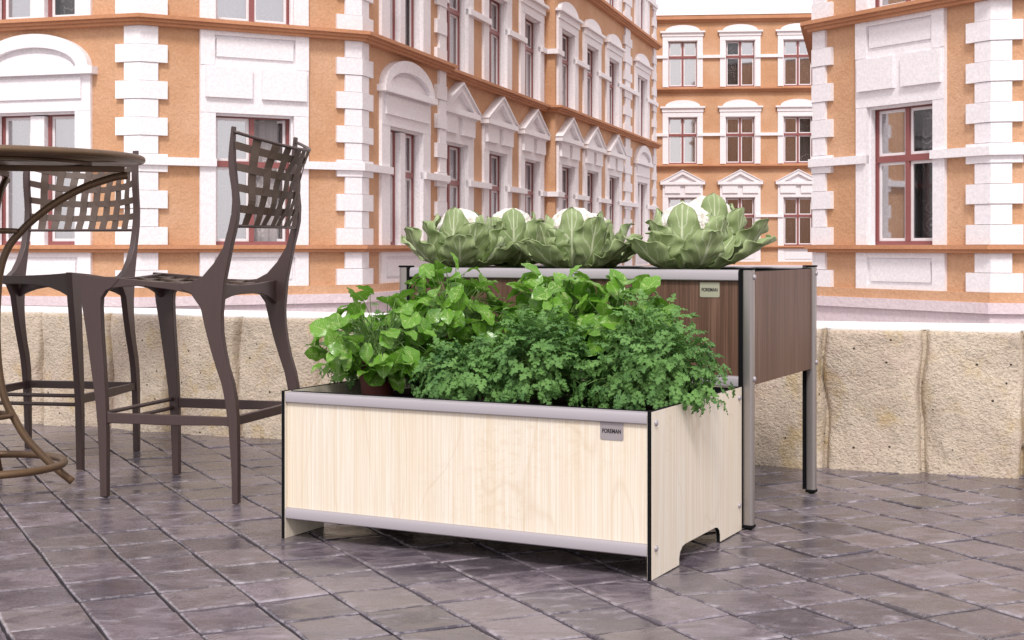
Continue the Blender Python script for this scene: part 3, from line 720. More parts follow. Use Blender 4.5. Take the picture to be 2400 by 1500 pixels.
def low_planter():
    W, D, H = 1.180, .748, .440
    root = empty('planter_box', (-.687, 4.233, 0), ROT, label='low pale maple planter with aluminium rails standing on cut-out feet, full of herbs', cat='planter')
    def outline(inset=0):
        i = inset; z0 = i; pts = [(i, z0), (.205 - i, z0), (.205 - i, .02), (.212 - i, .036), (.228 - i * .5, .047), (.25, .050 + i * .5), (.5, .050 + i * .5), (.522 + i * .5, .047), (.538 + i, .036), (.545 + i, .02), (.545 + i, z0), (D - i, z0), (D - i, H - i), (i, H - i)]
        return pts
    for x0, sgn in ((0, -1), (W - .013, 1)):
        m = MB(); m.extr([(0, p[0], p[1]) for p in outline(0)], (1, 0, 0), x0 + .0012, x0 + .0118)
        sp = m.build('side_panel', M['black'], root, recalc=True)
        for k in (0, 1):
            f = MB(); xx = x0 if k == 0 else x0 + .0119
            f.extr([(0, p[0], p[1]) for p in outline(.0015)], (1, 0, 0), xx, xx + .0011); f.build('laminate_face', M['maple'], sp, recalc=True)
        for (y, z) in ((.028, .408), (.028, .080), (D - .028, .408), (D - .028, .080)):
            if sgn > 0: bolt(sp, (W + .0001, y, z), (1, 0, 0))
            else: bolt(sp, (-.0001, y, z), (-1, 0, 0))
    for (y0, nm) in ((.012, 'front_panel'), (D - .022, 'back_panel')):
        m = MB(); m.box((.0135, y0, .088), (W - .0135, y0 + .010, .412)); m.build(nm, M['maple'], root)
    rail(root, .0135, W - .0135, .001, .030, .405, .436); rail(root, .0135, W - .0135, .001, .030, .060, .093)
    for (z0, z1) in ((.405, .436), (.060, .093)):
        m = MB(); m.box((.0135, D - .030, z0), (W - .0135, D - .001, z1)); m.build('rail', M['alu'], root, bevel=.004)
    m = MB(); m.box((.014, .031, .396), (W - .014, .0335, .4385)); m.box((.014, D - .034, .396), (W - .014, D - .0315, .4385)); m.build('black_lining', M['black'], root)
    m = MB(); m.box((.014, .024, .30), (W - .014, D - .024, .385)); m.build('soil', M['soil'], root)
    label_plate(root, 1.030, 1.096, .358, .404, .0115, M['plate'])
    m = MB(); m.box((.20, D - .036, .370), (.27, D - .0345, .392)); pl = m.build('name_plate', M['champagne'], root)  # blank plate put in for a reflection of the front face
    return root
low_planter()

def tall_planter():
    # origin: near right post; local x runs left to right along the front, so front spans x in [-W,0]
    W, D, H, zb = 1.235, .715, .803, .440
    root = empty('planter_box', (.728 - .0, 4.374, 0), ROT, label='tall dark walnut planter raised on aluminium posts, filled with cauliflowers', cat='planter')
    p = .033
    for (x, y, nm) in ((-p / 2, -p / 2, 0), (-W - p / 2, -p / 2, 1), (-p / 2, D - p / 2, 2), (-W - p / 2, D - p / 2, 3)):
        m = MB(); r = .008; pts = []
        for (cx, cy, a0) in ((x + p - r, y + r, 270), (x + p - r, y + p - r, 0), (x + r, y + p - r, 90), (x + r, y + r, 180)):
            for k in range(4): a = R(a0 + 30 * k); pts.append((cx + r * math.cos(a), cy + r * math.sin(a)))
        m.prism(pts, .014, H - .006)
        po = m.build('leg', M['alud'], root, bevel=.001)
        s = MB()   # black filler strip on the inner side
        inx = -1 if x > -.5 else 1
        xs = (x - .0105, x - .0004) if inx < 0 else (x + p + .0004, x + p + .0105)
        s.box((xs[0], y - .0015, .015), (xs[1], y + p - .003, H - .007))
        s.build('filler_strip', M['black'], po)
        c = MB(); c.box((x - (.011 if inx < 0 else .001), y - .002, H - .006), (x + p + (.011 if inx > 0 else .001), y + p + .001, H)); c.build('end_cap', M['black'], po, bevel=.002)
        c = MB(); c.box((x - .001, y - .001, .004), (x + p + .001, y + p + .001, .014)); c.lathe([(.001, -.003), (.011, -.003), (.011, .006)], (x + p / 2, y + p / 2, .003), 14); c.build('foot', M['black'], po, bevel=.0015)
        if x > -.5:
            for z in (.775, .462): bolt(po, (x + p + .0002, y + p / 2, z), (1, 0, 0))
    for y, nm in ((-.004, 'front_panel'), (D - .006, 'back_panel')):
        m = MB(); m.box((-W + p / 2 + .002, y, zb + .02), (-p / 2 - .002, y + .010, H - .03)); m.build(nm, M['walnut'], root)
    for x in (-.005, -W - .005):
        m = MB(); m.box((x, p / 2 + .001, zb + .0), (x + .010, D - p / 2 - .001, H - .012)); m.build('side_panel', M['walnut'], root)
        m = MB(); m.box((x + .001, p / 2 + .0015, H - .012), (x + .009, D - p / 2 - .0015, H - .009)); m.build('edging', M['black'], root)
    x0, x1 = -W + p / 2 + .0115, -p / 2 - .0115
    rail(root, x0, x1, -.018, .012, H - .040, H - .006); rail(root, x0, x1, -.018, .012, zb - .004, zb + .03)
    for z in (H - .040, zb - .004):
        m = MB(); m.box((x0, D - .012, z), (x1, D + .018, z + .034)); m.build('rail', M['alu'], root, bevel=.005)
    m = MB(); m.box((x0, .0125, zb + .0), (x1, .0145, H - .012)); m.box((x0, D - .0145, zb), (x1, D - .0125, H - .012)); m.build('black_lining', M['black'], root)
    m = MB(); m.box((-W + .02, .016, zb + .03), (-.018, D - .016, H - .022)); m.build('soil', M['soil'], root)
    label_plate(root, -.156, -.092, H - .092, H - .046, -.0045, M['champagne'])
tall_planter()

# ------------------------------------------------------------------ leaf based plants
def leaf_mesh_builder():
    return dict(v=[], f=[], uv=[], r=[])
def add_leaf(B, fn, nu, nv, rv):
    n0 = len(B['v'])
    for i in range(nu + 1):
        for j in range(nv + 1):
            u = i / nu; v = -1 + 2 * j / nv; B['v'].append(fn(u, v)); B['uv'].append((u, v)); B['r'].append(rv)
    for i in range(nu):
        for j in range(nv):
            a = n0 + i * (nv + 1) + j; B['f'].append((a, a + 1, a + nv + 2, a + nv + 1))
def leaf_object(B, name, mat, parent, solid=0):
    me = bpy.data.meshes.new(name); me.from_pydata([tuple(v) for v in B['v']], [], B['f']); me.materials.append(mat)
    uvl = me.uv_layers.new(name='leaf')
    for l in me.loops: uvl.data[l.index].uv = B['uv'][l.vertex_index]
    at = me.attributes.new('leafrnd', 'FLOAT', 'POINT')
    for i, r in enumerate(B['r']): at.data[i].value = r
    for p in me.polygons: p.use_smooth = True
    o = bpy.data.objects.new(name, me); C.objects.link(o); o.parent = parent
    if solid:
        md = o.modifiers.new('solid', 'SOLIDIFY'); md.thickness = solid
    return o

def cauliflower(loc, rz, scale, label, seed, tilt=(0, 0)):
    r = random.Random(seed)
    root = empty('cauliflower', loc, rz, label=label, cat='cauliflower', group='cauliflowers growing in the tall planter'); root.scale = (scale,) * 3
    root.rotation_euler = (tilt[0], tilt[1], rz)
    Rc = .083; cz = .130
    bm = bmesh.new(); bmesh.ops.create_icosphere(bm, subdivisions=6, radius=1)
    for v in bm.verts:
        d = v.co.normalized(); q = d * Rc
        dist, pts = noise.voronoi(q * 36 + Vector((seed, 0, 0))); d2, _ = noise.voronoi(q * 95 + Vector((0, seed, 0)))
        k = 1 + .085 * (.55 - dist[0]) + .035 * (.5 - d2[0]) + .05 * noise.noise(q * 16 + Vector((seed, 3, 1)))
        v.co = Vector((d.x * Rc * k, d.y * Rc * k, d.z * Rc * .95 * k + cz))
    me = bpy.data.meshes.new('head'); bm.to_mesh(me); bm.free(); me.materials.append(M['curd'])
    for p in me.polygons: p.use_smooth = True
    o = bpy.data.objects.new('head', me); C.objects.link(o); o.parent = root
    stalk = MB(); stalk.lathe([(.001, -.02), (.035, -.02), (.042, .0), (.05, .03), (.03, .05)], (0, 0, 0), 16); stalk.build('stalk', M['stem'], root, smooth=True)
    def leaf(phi, ring, LL=None):
        sd = r.uniform(0, 50); ca, sa = math.cos(phi), math.sin(phi)
        if ring == 0: L, Wd, top = r.uniform(.20, .26), r.uniform(.048, .060), r.uniform(86, 94)
        elif ring == 1: L, Wd, top = r.uniform(.15, .22), r.uniform(.054, .074), r.uniform(50, 80)
        else: L, Wd, top = r.uniform(.19, .265), r.uniform(.055, .072), r.uniform(6, 36)
        if LL: L = LL * r.uniform(.95, 1.05)
        curl = r.uniform(-.2, .5); ruff = r.uniform(.004, .008) * (1 if ring == 0 else 1.6)
        # centreline integrated in the (rho,z) plane: begins going outward, sweeps up to angle `top`
        N = 14; cl = []; rho, z = .018, .006 + .004 * ring
        for i in range(N + 1):
            cl.append((rho, z)); u = i / N
            if ring == 0: ang = 14 + (top - 14) * min(1, u * 1.75) ** .85 + 40 * max(0, u - .6)
            elif ring == 1: ang = 4 + (top + 10 - 4) * min(1, u * 2.0) ** .9 - 60 * curl * max(0, u - .7)
            else: ang = -1 + (top + 24) * min(1, u * 1.5) ** 1.2 - 110 * max(0, curl) * max(0, u - .65)
            rho += math.cos(R(ang)) * L / N; z += math.sin(R(ang)) * L / N
        def fn(u, v):
            f = u * N; i = min(N - 1, int(f)); t = f - i; rr = cl[i][0] + (cl[i + 1][0] - cl[i][0]) * t; zz = cl[i][1] + (cl[i + 1][1] - cl[i][1]) * t
            dr, dz = cl[i + 1][0] - cl[i][0], cl[i + 1][1] - cl[i][1]; l = math.hypot(dr, dz); nr, nz_ = -dz / l, dr / l   # inward/up normal
            w = Wd * (.30 + .70 * min(1, u * 1.75) ** 1.2) * math.sqrt(max(0, 1 - u ** 5.5)) * (1 + .06 * math.sin(u * 19 + sd) + .10 * noise.noise(Vector((u * 7, v * 2 + sd, 1))))
            y = v * w; cup = (.50 if ring == 0 else .42 if ring == 1 else .32)
            c = cup * (abs(v) ** 2) * w
            rf = ruff * abs(v) ** 2 * (math.sin(u * 17 + sd + (1.3 if v > 0 else 0)) + .7 * math.sin(u * 31 + sd * 2)) * min(1, u * 2.5) + .006 * noise.noise(Vector((u * 6, v * 3, sd)))
            off = c + rf
            rr2 = rr + nr * off; z2 = max(zz + nz_ * off, .001 if rr < .16 else -.05)
            return Vector((rr2 * ca - y * sa, rr2 * sa + y * ca, z2))
        B = leaf_mesh_builder(); add_leaf(B, fn, 26, 14, r.random())
        o = leaf_object(B, 'leaf', M['cauleaf'], root, .0012)
    ph = r.uniform(0, 6.28)
    for az, l in ((-104, .250), (-14, .222), (75, .228), (172, .222)): leaf(R(az + r.uniform(-9, 9)), 0, l)
    for az, l in ((-56, .222), (-148, .180), (22, .215), (112, .21), (205, .205)): leaf(R(az + r.uniform(-9, 9)), 1, l)
    for k in range(6): leaf(ph + .2 + k * 2 * math.pi / 6 + r.uniform(-.25, .25), 2)
    return root
T0 = Vector((.728, 4.374))
def tp(t, s): q = T0 - U2 * t + S2 * s; return q
for rzc, (t, s, z, sc, lab, sd, tl) in zip((.0, .1, -.1, .25, -.35, .35), (
        (.275, .19, .778, 1.12, 'largest cauliflower, at the front right of the tall planter above the nameplate', 11, (0, 0)),
        (.680, .19, .780, 1.06, 'front middle cauliflower with its white head bare at the top left', 12, (0, 0)),
        (1.120, .19, .780, 1.06, 'front left cauliflower at the left end of the tall planter', 23, (0, 0)),
        (.310, .50, .800, 1.16, 'highest cauliflower, rising behind the front right one', 14, (0, 0)),
        (.760, .50, .772, 1.05, 'cauliflower tucked behind the front middle one, its head half hidden', 15, (0, 0)),
        (1.080, .50, .785, 1.08, 'cauliflower standing behind and right of the front left one', 16, (0, 0)))):
    q = tp(t, s); cauliflower((q.x, q.y, z), rzc, sc, lab, sd, tl)

L0 = Vector((-.687, 4.233))
def lp(t, s): q = L0 + U2 * t + S2 * s; return q

def potted_plant(t, s, zp, hgt, rad, label, seed, n=72):
    r = random.Random(seed); q = lp(t, s)
    root = empty('potted_plant', (q.x, q.y, zp), r.uniform(0, 6.28), label=label, cat='potted plant', group='variegated leafy plants in pots')
    pm = MB(); prof = [(.002, 0), (.040, 0), (.043, .004)]
    for k in range(18): prof.append((.044 + .014 * k / 18 + (.0012 if k % 2 else 0), .008 + .098 * k / 18))
    prof += [(.060, .106), (.064, .108), (.066, .112), (.066, .132), (.063, .134), (.058, .132), (.056, .118)]
    pm.lathe(prof, (0, 0, 0), 32); po = pm.build('pot', M['pot'], root, smooth=True)
    sm = MB(); sm.lathe([(.001, .121), (.0565, .119)], (0, 0, 0), 20); sm.build('soil', M['soil'], root)
    B = leaf_mesh_builder(); st = MB(); c0 = Vector((0, 0, .12))
    for k in range(n):
        az = r.uniform(0, 6.28); el = math.acos(1 - r.random() * 1.18) if k % 3 else r.uniform(1.0, 2.3)
        rr = rad * (r.uniform(.75, 1.05) if k % 3 else r.uniform(.35, .8))
        if k < 26: el = r.uniform(1.75, 2.25); rr = r.uniform(.085, .125)
        d = Vector((math.sin(el) * math.cos(az), math.sin(el) * math.sin(az), math.cos(el)))
        tip = c0 + Vector((d.x * rr, d.y * rr, d.z * rr * (hgt / rad if d.z > 0 else .75) + .02))
        ln = r.uniform(.050, .078); wd = ln * r.uniform(.40, .50)
        out = Vector((d.x, d.y, 0)); out = out.normalized() if out.length > .05 else Vector((1, 0, 0))
        dirv = (out * r.uniform(.2, .8) + Vector((0, 0, r.uniform(-.8, .7))) + Vector((r.uniform(-.5, .5), r.uniform(-.5, .5), 0))).normalized()
        nrm = (d * 1.3 + Vector((0, 0, .35)) + Vector((r.uniform(-.6, .6), r.uniform(-.6, .6), r.uniform(-.3, .3)))).normalized()
        if abs(dirv.dot(nrm)) > .9: nrm = Vector((-dirv.z * out.x, -dirv.z * out.y, .8)).normalized()
        sidev = dirv.cross(nrm).normalized(); nrm = sidev.cross(dirv)
        cv = r.uniform(.1, .5); fold = r.uniform(.1, .45); sd = r.uniform(0, 9)
        def fn(u, v):
            w = wd * (math.sin(math.pi * (.02 + .975 * u) ** .66) ** .75) * (1 + .05 * math.sin(u * 14 + sd))
            ob = -.012 * max(0, .12 - u) / .12 * (abs(v) > .01)
            return tip + dirv * (u * ln * (1 - .12 * u) + ob) + sidev * (v * w * .98) + nrm * (fold * abs(v) * w * .7 - cv * ln * u * u * .6 + .0022 * math.sin(u * 16 + sd + v * 2) * abs(v))
        add_leaf(B, fn, 9, 6, r.random())
        b0 = c0 + Vector((r.uniform(-.03, .03), r.uniform(-.03, .03), 0)); pts = []
        for i in range(7):
            tt = i / 6; p = b0.lerp(tip, tt); p.z += .05 * math.sin(math.pi * tt) * (1 if el > .8 else .2); pts.append(p)
        st.tube(pts, .0013, 5)
    leaf_object(B, 'foliage', M['pothos'], root); st.build('stems', M['stem'], root, smooth=True)
potted_plant(.165, .27, .387, .195, .185, 'leftmost potted plant with broad variegated leaves and its ribbed red pot showing', 31, 175)
potted_plant(.300, .52, .455, .205, .185, 'potted plant with broad bright leaves behind the leftmost pot', 32, 230)
potted_plant(.660, .52, .455, .21, .170, 'bright leafy potted plant in the middle, standing up before the walnut panel', 33, 210)
potted_plant(.885, .50, .440, .18, .160, 'bright leafy potted plant between the middle one and the right parsley', 34, 210)

def leaflet(sz):   # parsley leaflet: three toothed lobes, flat outline
    o = [(0, 0), (.10, .07), (.18, .26), (.30, .22), (.36, .42), (.48, .34), (.56, .47), (.58, .27), (.68, .16), (.76, .30), (.84, .13), (.90, .18), (1., 0)]
    return [(x * sz, y * sz) for x, y in o]
def parsley_leafs(B, base, dirv, nrm, sz, r, nleaf=5):
    sidev = dirv.cross(nrm).normalized(); nrm = sidev.cross(dirv)
    rv = r.random()
    for k in range(nleaf):
        if k == 0: a, p0, s = 0, base + dirv * sz * .35, sz
        else:
            sg = 1 if k % 2 else -1; lv = (k + 1) // 2; a = sg * R(55 + 8 * lv); p0 = base + dirv * (sz * (.35 - .42 * lv + .1)); s = sz * (.85 - .08 * lv)
        dd = (dirv * math.cos(a) + sidev * math.sin(a) + nrm * r.uniform(-.35, .15)).normalized(); sv = dd.cross(nrm).normalized(); nn = sv.cross(dd)
        fold = r.uniform(-.1, .25); droop = r.uniform(0, .35); ol = leaflet(s); m = len(ol)
        n0 = len(B['v'])
        for (x, y) in ol:      # midrib points, left edge, right edge
            z = -droop * x * x / s
            B['v'].append(p0 + dd * x + nn * z); B['uv'].append((x / s, 0)); B['r'].append(rv)
        for sg in (1, -1):
            for (x, y) in ol:
                z = fold * y * .8 - droop * x * x / s + .08 * s * math.sin(x / s * 17 + k)
                B['v'].append(p0 + dd * x + sv * (sg * y) + nn * z); B['uv'].append((x / s, sg * .9)); B['r'].append(rv)
        for i in range(m - 1):
            B['f'].append((n0 + i, n0 + i + 1, n0 + m + i + 1, n0 + m + i)); B['f'].append((n0 + i + 1, n0 + i, n0 + 2 * m + i, n0 + 2 * m + i + 1))
def parsley(t, s, z0, rx, ry, hgt, label, seed, n=330, drop=.12, lean=(0, 0)):
    r = random.Random(seed); q = lp(t, s)
    root = empty('parsley_plant', (q.x, q.y, z0), ROT, label=label, cat='parsley', group='parsley clumps in the low planter')
    B = leaf_mesh_builder(); st = MB()
    for k in range(n):
        az = r.uniform(0, 6.28); ct = 1 - r.random() * 1.35; el = math.acos(max(-1, ct))
        rr = r.uniform(.62, 1.0) if k % 5 else r.uniform(.95, 1.12)
        d = Vector((math.sin(el) * math.cos(az), math.sin(el) * math.sin(az), math.cos(el)))
        lump = 1 + .24 * noise.noise(d * 2.6 + Vector((seed, 0, 0))) + .42 * noise.noise(d * 6.0 + Vector((0, seed, 0)))
        p = Vector((d.x * rx * rr * lump + lean[0] * max(0, d.z), d.y * ry * rr * lump + lean[1], (d.z * hgt if d.z > 0 else d.z * drop * 2.2) * rr * lump + .035))
        out = Vector((d.x, d.y, 0)); out = out.normalized() if out.length > .05 else Vector((0, -1, 0))
        dirv = (out * r.uniform(.1, .7) + Vector((0, 0, d.z * 1.0 - .55 + r.uniform(-.4, .3))) + Vector((r.uniform(-.45, .45), r.uniform(-.45, .45), 0))).normalized()
        nrm = (d * 1.4 + Vector((0, 0, .45)) + Vector((r.uniform(-.5, .5), r.uniform(-.5, .5), 0))).normalized()
        if abs(dirv.dot(nrm)) > .95: nrm = Vector((-dirv.y, dirv.x, .3)).normalized()
        parsley_leafs(B, p, dirv, nrm, r.uniform(.017, .029), r, r.choice((3, 5, 5, 5)))
        if k % 4 == 0:
            b0 = Vector((r.uniform(-.03, .03), r.uniform(-.03, .03), -.02)); pts = []
            for i in range(6):
                tt = i / 5; w = b0.lerp(p, tt); w.z += .05 * math.sin(math.pi * tt); pts.append(w)
            st.tube(pts, .0010, 4)
    leaf_object(B, 'foliage', M['parsley'], root); st.build('stems', M['stem'], root, smooth=True)
parsley(1.06, .32, .445, .175, .19, .190, 'large parsley clump spilling over the right end of the low planter', 41, 760, .08)
parsley(.720, .25, .45, .150, .15, .170, 'parsley clump at the front middle, between the two other front clumps', 42, 600, .06)
parsley(.520, .20, .435, .145, .14, .105, 'lower parsley clump left of the front middle, touching the front rail', 43, 520, .06)
parsley(.055, .46, .455, .165, .16, .155, 'loose parsley clump hanging out at the left end behind the leftmost pot', 44, 430, .07)
parsley(.930, .50, .455, .13, .12, .22, 'parsley clump at the back right before the walnut panel', 45, 380, .06)

# ------------------------------------------------------------------ bar stools
def stool():
    Wd = .524; T = .026
    root = empty('bar_stool', (0, 0, 0))
    fl = [(-.102, .77), (-.089, .657), (-.075, .58), (-.055, .45), (-.037, .332), (-.028, .243), (-.021, .095), (-.018, 0), (.008, 0), (.008, .215), (.004, .333), (-.003, .451), (-.012, .569), (-.016, .66), (-.014, .69), (.004, .715), (.03, .727), (.06, .7595)]
    rl = [(.486, 0), (.483, .117), (.472, .261), (.459, .347), (.446, .404), (.425, .461), (.405, .520), (.385, .590), (.368, .66), (.352, .692), (.449, .692), (.446, .64), (.448, .577), (.457, .52), (.47, .462), (.489, .405), (.5, .348), (.506, .283), (.508, .118), (.508, 0)]
    up = [ (.33, .709), (.295, .721), (.30, .744), (.334, .748), (.376, .769), (.416, .811), (.452, .866), (.47, .926), (.483, .981), (.486, 1.027), (.483, 1.064), (.474, 1.12), (.471, 1.166), (.475, 1.212), (.483, 1.275), (.492, 1.275), (.490, 1.226), (.492, 1.156), (.500, 1.083), (.507, 1.018), (.505, .963), (.497, .926), (.484, .876), (.472, .821), (.456, .746)]
    rl = rl[:9] + up + rl[11:]
    rt = [(.05, .760), (.178, .748), (.33, .743), (.345, .70), (.321, .710), (.256, .721), (.158, .732), (.092, .732), (.029, .725), (.0, .712), (-.03, .70), (-.05, .76)]
    for y in (0, Wd - T):
        for nm, poly, t in (('leg', fl, T), ('leg', rl, T), ('seat_rail', rt, T - .005)):
            m = MB(); d = (T - t) / 2
            m.extr([(p[0], 0, p[1]) for p in poly], (0, 1, 0), y + d, y + d + t); m.build(nm, M['stool'], root, bevel=.0035 if nm != 'seat_rail' else .002, recalc=True)
        m = MB(); yy = y + .006; m.extr([(-.03, 0, .254), (.0, 0, .258), (.012, 0, .256), (.25, 0, .256), (.455, 0, .262), (.49, 0, .255), (.49, 0, .297), (.455, 0, .292), (.25, 0, .292), (.014, 0, .292), (0, 0, .30), (-.03, 0, .30)], (0, 1, 0), yy, yy + T - .012); m.build('stretcher', M['stool'], root, bevel=.003, recalc=True)
    def apron(xc, z, hc, he, nm, th=.02):
        m = MB(); poly = []; n = 12
        for i in range(n + 1):
            y = T - .003 + (Wd - 2 * T + .006) * i / n; a = (2 * i / n - 1) ** 2; poly.append((0, y, z - hc - (he - hc) * a ** 1.6))
        for i in range(n, -1, -1):
            y = T - .003 + (Wd - 2 * T + .006) * i / n; a = (2 * i / n - 1) ** 2; poly.append((0, y, z - .012 * (1 - a)))
        m.extr(poly, (1, 0, 0), xc, xc + th); m.build(nm, M['stool'], root, bevel=.003, recalc=True)
    apron(-.075, .768, .045, .095, 'apron'); apron(.395, .745, .045, .09, 'apron')
    for (x, z) in ((.0, .288), (.0, .254)):
        m = MB(); m.tube([(x - .018, .01 + (Wd - .02) * i / 10, z) for i in range(11)], .0075, 8); m.build('footrest', M['stool'], root, smooth=True)
    m = MB(); m.box((.478, .01, .262), (.496, Wd - .01, .294)); m.build('stretcher', M['stool'], root, bevel=.003)
    # woven seat
    def strip(fn, n, w_axis, half, th=.0025):
        m = MB(); prev = None
        for i in range(n + 1):
            c, wv, nv = fn(i / n)
            cur = [c - wv * half - nv * th, c + wv * half - nv * th, c + wv * half + nv * th, c - wv * half + nv * th]
            n0 = len(m.v); m.v += cur
            if prev is not None:
                for k in range(4): m.f.append((prev + k, prev + (k + 1) % 4, n0 + (k + 1) % 4, n0 + k))
            else: m.f.append((n0, n0 + 1, n0 + 2, n0 + 3))
            prev = n0
        m.f.append((prev + 3, prev + 2, prev + 1, prev)); return m
    def seatz(x, y): a = 1 - (2 * y / Wd - 1) ** 2; b = 1 - (2 * (x - .17) / .5) ** 2; return .752 - .02 * (x + .06) / .45 - .012 * max(0, a * b)
    allm = MB()
    def merge(m):
        n = len(allm.v); allm.v += m.v; allm.f += [tuple(i + n for i in f) for f in m.f]
    for k in range(7):
        y = .055 + k * .069
        merge(strip(lambda t, y=y, k=k: (Vector((-.06 + .46 * t, y, seatz(-.06 + .46 * t, y) + .003 * math.cos(t * math.pi * 6 + k * math.pi))), Vector((0, 1, 0)), Vector((0, 0, 1))), 36, 0, .018))
    for k in range(6):
        x = -.02 + k * .073
        merge(strip(lambda t, x=x, k=k: (Vector((x, T * .7 + (Wd - T * 1.4) * t, seatz(x, Wd * t) - .003 * math.cos((t - .03) * math.pi * 7.2 + k * math.pi))), Vector((1, 0, 0)), Vector((0, 0, 1))), 36, 0, .018))
    allm.build('woven_seat', M['strap'], root, recalc=True)
    # back surface
    def upx(z):
        pts = [(.926, .484), (.981, .494), (1.027, .497), (1.064, .494), (1.12, .486), (1.166, .481), (1.226, .483), (1.275, .486)]
        for a, b in zip(pts, pts[1:]):
            if z <= b[0]: t = max(0, (z - a[0]) / (b[0] - a[0])); return a[1] + (b[1] - a[1]) * t
        return pts[-1][1]
    def S(a, z):
        h = (z - .938) / (1.258 - .938); q = max(0., 1 - abs(2 * a - 1) ** 2.3)
        bl = .035 + (.142 - .035) * max(0, h) ** 1.1
        return Vector((upx(z) + bl * q, T * .5 + (Wd - T) * a, z - .048 * q * h))
    def frame(a, z):
        c = S(a, z); da = (S(min(1, a + .01), z) - S(max(0, a - .01), z)).normalized(); dz = (S(a, z + .005) - S(a, z - .005)).normalized(); return c, da, dz, da.cross(dz).normalized()
    for zz, nm in ((1.258, 'top_rail'), (.938, 'lower_rail')):
        m = MB(); m.tube([S(i / 40, zz) for i in range(41)], .0058, 8); m.build(nm, M['stool'], root, smooth=True)
    bw = MB(); allm = bw
    for k, z in enumerate((1.214, 1.143, 1.070, .998)):
        def fn(t, z=z, k=k):
            c, da, dz, nn = frame(t, z); return c + nn * .0028 * math.cos(t * math.pi * 8 + k * math.pi), dz, nn
        merge(strip(fn, 60, 0, .0135, .0014))
    for k in range(8):
        a = .115 + .77 * k / 7
        def fn(t, a=a, k=k):
            z = .938 + .32 * t; c, da, dz, nn = frame(a, z); return c - nn * .0028 * math.cos(t * math.pi * 4.4 - .5 + k * math.pi), da, nn
        merge(strip(fn, 24, 0, .0155, .0014))
    bw.build('woven_back', M['strap'], root, recalc=True)
    return root
s1 = stool(); s1.location = (-1.413, 4.93, 0); s1.rotation_euler.z = math.atan2(-.273, .962)
tag(s1, 'dark brown bar stool with woven back, seen from the side, next to the low planter', 'bar stool', 'brown bar stools at the round table')
s2 = copy_tree(s1); s2.location = (-1.668, 5.545, 0); s2.rotation_euler.z = math.atan2(.984, .177)
s2['label'] = 'dark brown bar stool behind the round table, its woven back square to the camera'

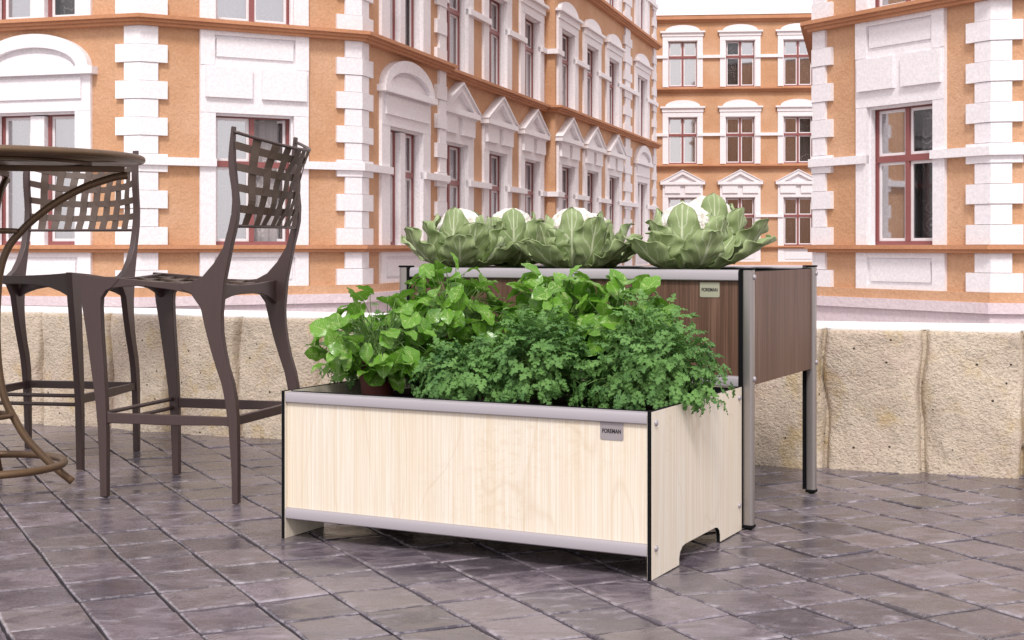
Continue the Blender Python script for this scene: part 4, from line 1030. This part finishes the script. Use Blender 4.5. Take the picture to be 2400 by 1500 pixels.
# ------------------------------------------------------------------ round bar table
def table():
    cx, cy = -1.88, 5.10; root = empty('bar_table', (cx, cy, 0), R(12), label='tall round bronze bar table with curved tube legs, cut by the left edge', cat='table')
    m = MB(); prof = []
    zc = 1.186; Rt = .535; pr = [(.001, zc - .004), (Rt - .012, zc - .004)]
    for k in range(13): a = R(180 - 30 * k); pr.append((Rt + .0135 * math.cos(a), zc + .0135 * math.sin(a)))
    pr += [(Rt - .012, zc - .012), (.001, zc - .012)]
    m.lathe(pr, (0, 0, 0), 96); m.build('tabletop', M['bronze'], root, smooth=True)
    m = MB()
    for k in range(2):
        a = R(90 * k); d = Vector((math.cos(a), math.sin(a), 0)); n = Vector((-d.y, d.x, 0)); p = [d * -.475 - n * .012, d * .475 - n * .012, d * .475 + n * .012, d * -.475 + n * .012]
        m.prism([(q.x, q.y) for q in p], zc - .046 - .0005 * k, zc - .0245 + .0005 * k)
    m.lathe([(.36, zc - .024), (.36, zc - .013), (.34, zc - .013), (.34, zc - .024), (.36, zc - .024)], (0, 0, 0), 48)
    m.build('support_frame', M['bronze'], root, bevel=.003)
    prof = [(.486, 1.128), (.45, 1.124), (.411, 1.113), (.331, 1.083), (.247, 1.036), (.173, .981), (.120, .93), (.071, .868), (.044, .79), (.034, .70), (.030, .585), (.034, .47), (.046, .37), (.062, .31), (.087, .257), (.129, .182), (.182, .119), (.235, .065), (.292, .016)]
    # smooth
    def cr(P):
        out = []
        for i in range(len(P) - 1):
            p0, p1, p2, p3 = P[max(i - 1, 0)], P[i], P[i + 1], P[min(i + 2, len(P) - 1)]
            for k in range(4):
                t = k / 4; out.append(tuple(.5 * ((2 * p1[q]) + (-p0[q] + p2[q]) * t + (2 * p0[q] - 5 * p1[q] + 4 * p2[q] - p3[q]) * t * t + (-p0[q] + 3 * p1[q] - 3 * p2[q] + p3[q]) * t ** 3) for q in (0, 1)))
        return out + [P[-1]]
    sp = cr(prof)
    for k in range(4):
        a = R(90 * k); m = MB(); m.tube([(r * math.cos(a), r * math.sin(a), z) for r, z in sp], .0138, 12); m.build('leg', M['bronze'], root, smooth=True)
    for (rr, z) in ((.262, .086), (.082, .262), (.098, .925)):
        m = MB(); m.tube([(rr * math.cos(2 * math.pi * i / 64), rr * math.sin(2 * math.pi * i / 64), z) for i in range(64)], .0138 if rr > .2 else .0095, 12, closed=True); m.build('ring', M['bronze'], root, smooth=True)
table()

# ------------------------------------------------------------------ world, sun, camera
sc = bpy.context.scene
w = bpy.data.worlds.new('World'); sc.world = w; w.use_nodes = True; nt = w.node_tree
bg = nt.nodes['Background']; sky = nt.nodes.new('ShaderNodeTexSky'); sky.sky_type = 'NISHITA'; sky.sun_disc = False
to_sun = Vector((-.05, -.85, 1.0)).normalized()
sky.sun_elevation = math.asin(to_sun.z); sky.sun_rotation = math.atan2(to_sun.x, to_sun.y)
hs = nt.nodes.new('ShaderNodeHueSaturation'); hs.inputs['Saturation'].default_value = .22; hs.inputs['Value'].default_value = 1.15
nt.links.new(sky.outputs[0], hs.inputs['Color'])
mx = nt.nodes.new('ShaderNodeMix'); mx.data_type = 'RGBA'; mx.inputs[0].default_value = .72; mx.inputs[7].default_value = (10.2, 9.55, 9.85, 1)
nt.links.new(hs.outputs[0], mx.inputs[6]); nt.links.new(mx.outputs[2], bg.inputs[0]); bg.inputs[1].default_value = .145
sun = bpy.data.lights.new('sun', 'SUN'); sun.energy = 2.7; sun.angle = R(12); sun.color = (1, .965, .93)
so = bpy.data.objects.new('sun', sun); C.objects.link(so); so.rotation_euler = to_sun.to_track_quat('Z', 'Y').to_euler()

cam = bpy.data.cameras.new('camera'); cam.lens = 50; cam.sensor_width = 36; cam.clip_end = 2000; cam.clip_start = .05
cam.shift_y = -.0721
co = bpy.data.objects.new('camera', cam); C.objects.link(co); co.location = (0, 0, .87); co.rotation_euler = (R(90), 0, 0)
sc.camera = co
sc.view_settings.view_transform = 'Standard'; sc.view_settings.look = 'None'; sc.view_settings.exposure = 0; sc.view_settings.gamma = 1
sc.render.engine = 'CYCLES'; sc.cycles.max_bounces = 8; sc.cycles.transparent_max_bounces = 12; sc.cycles.use_denoising = True
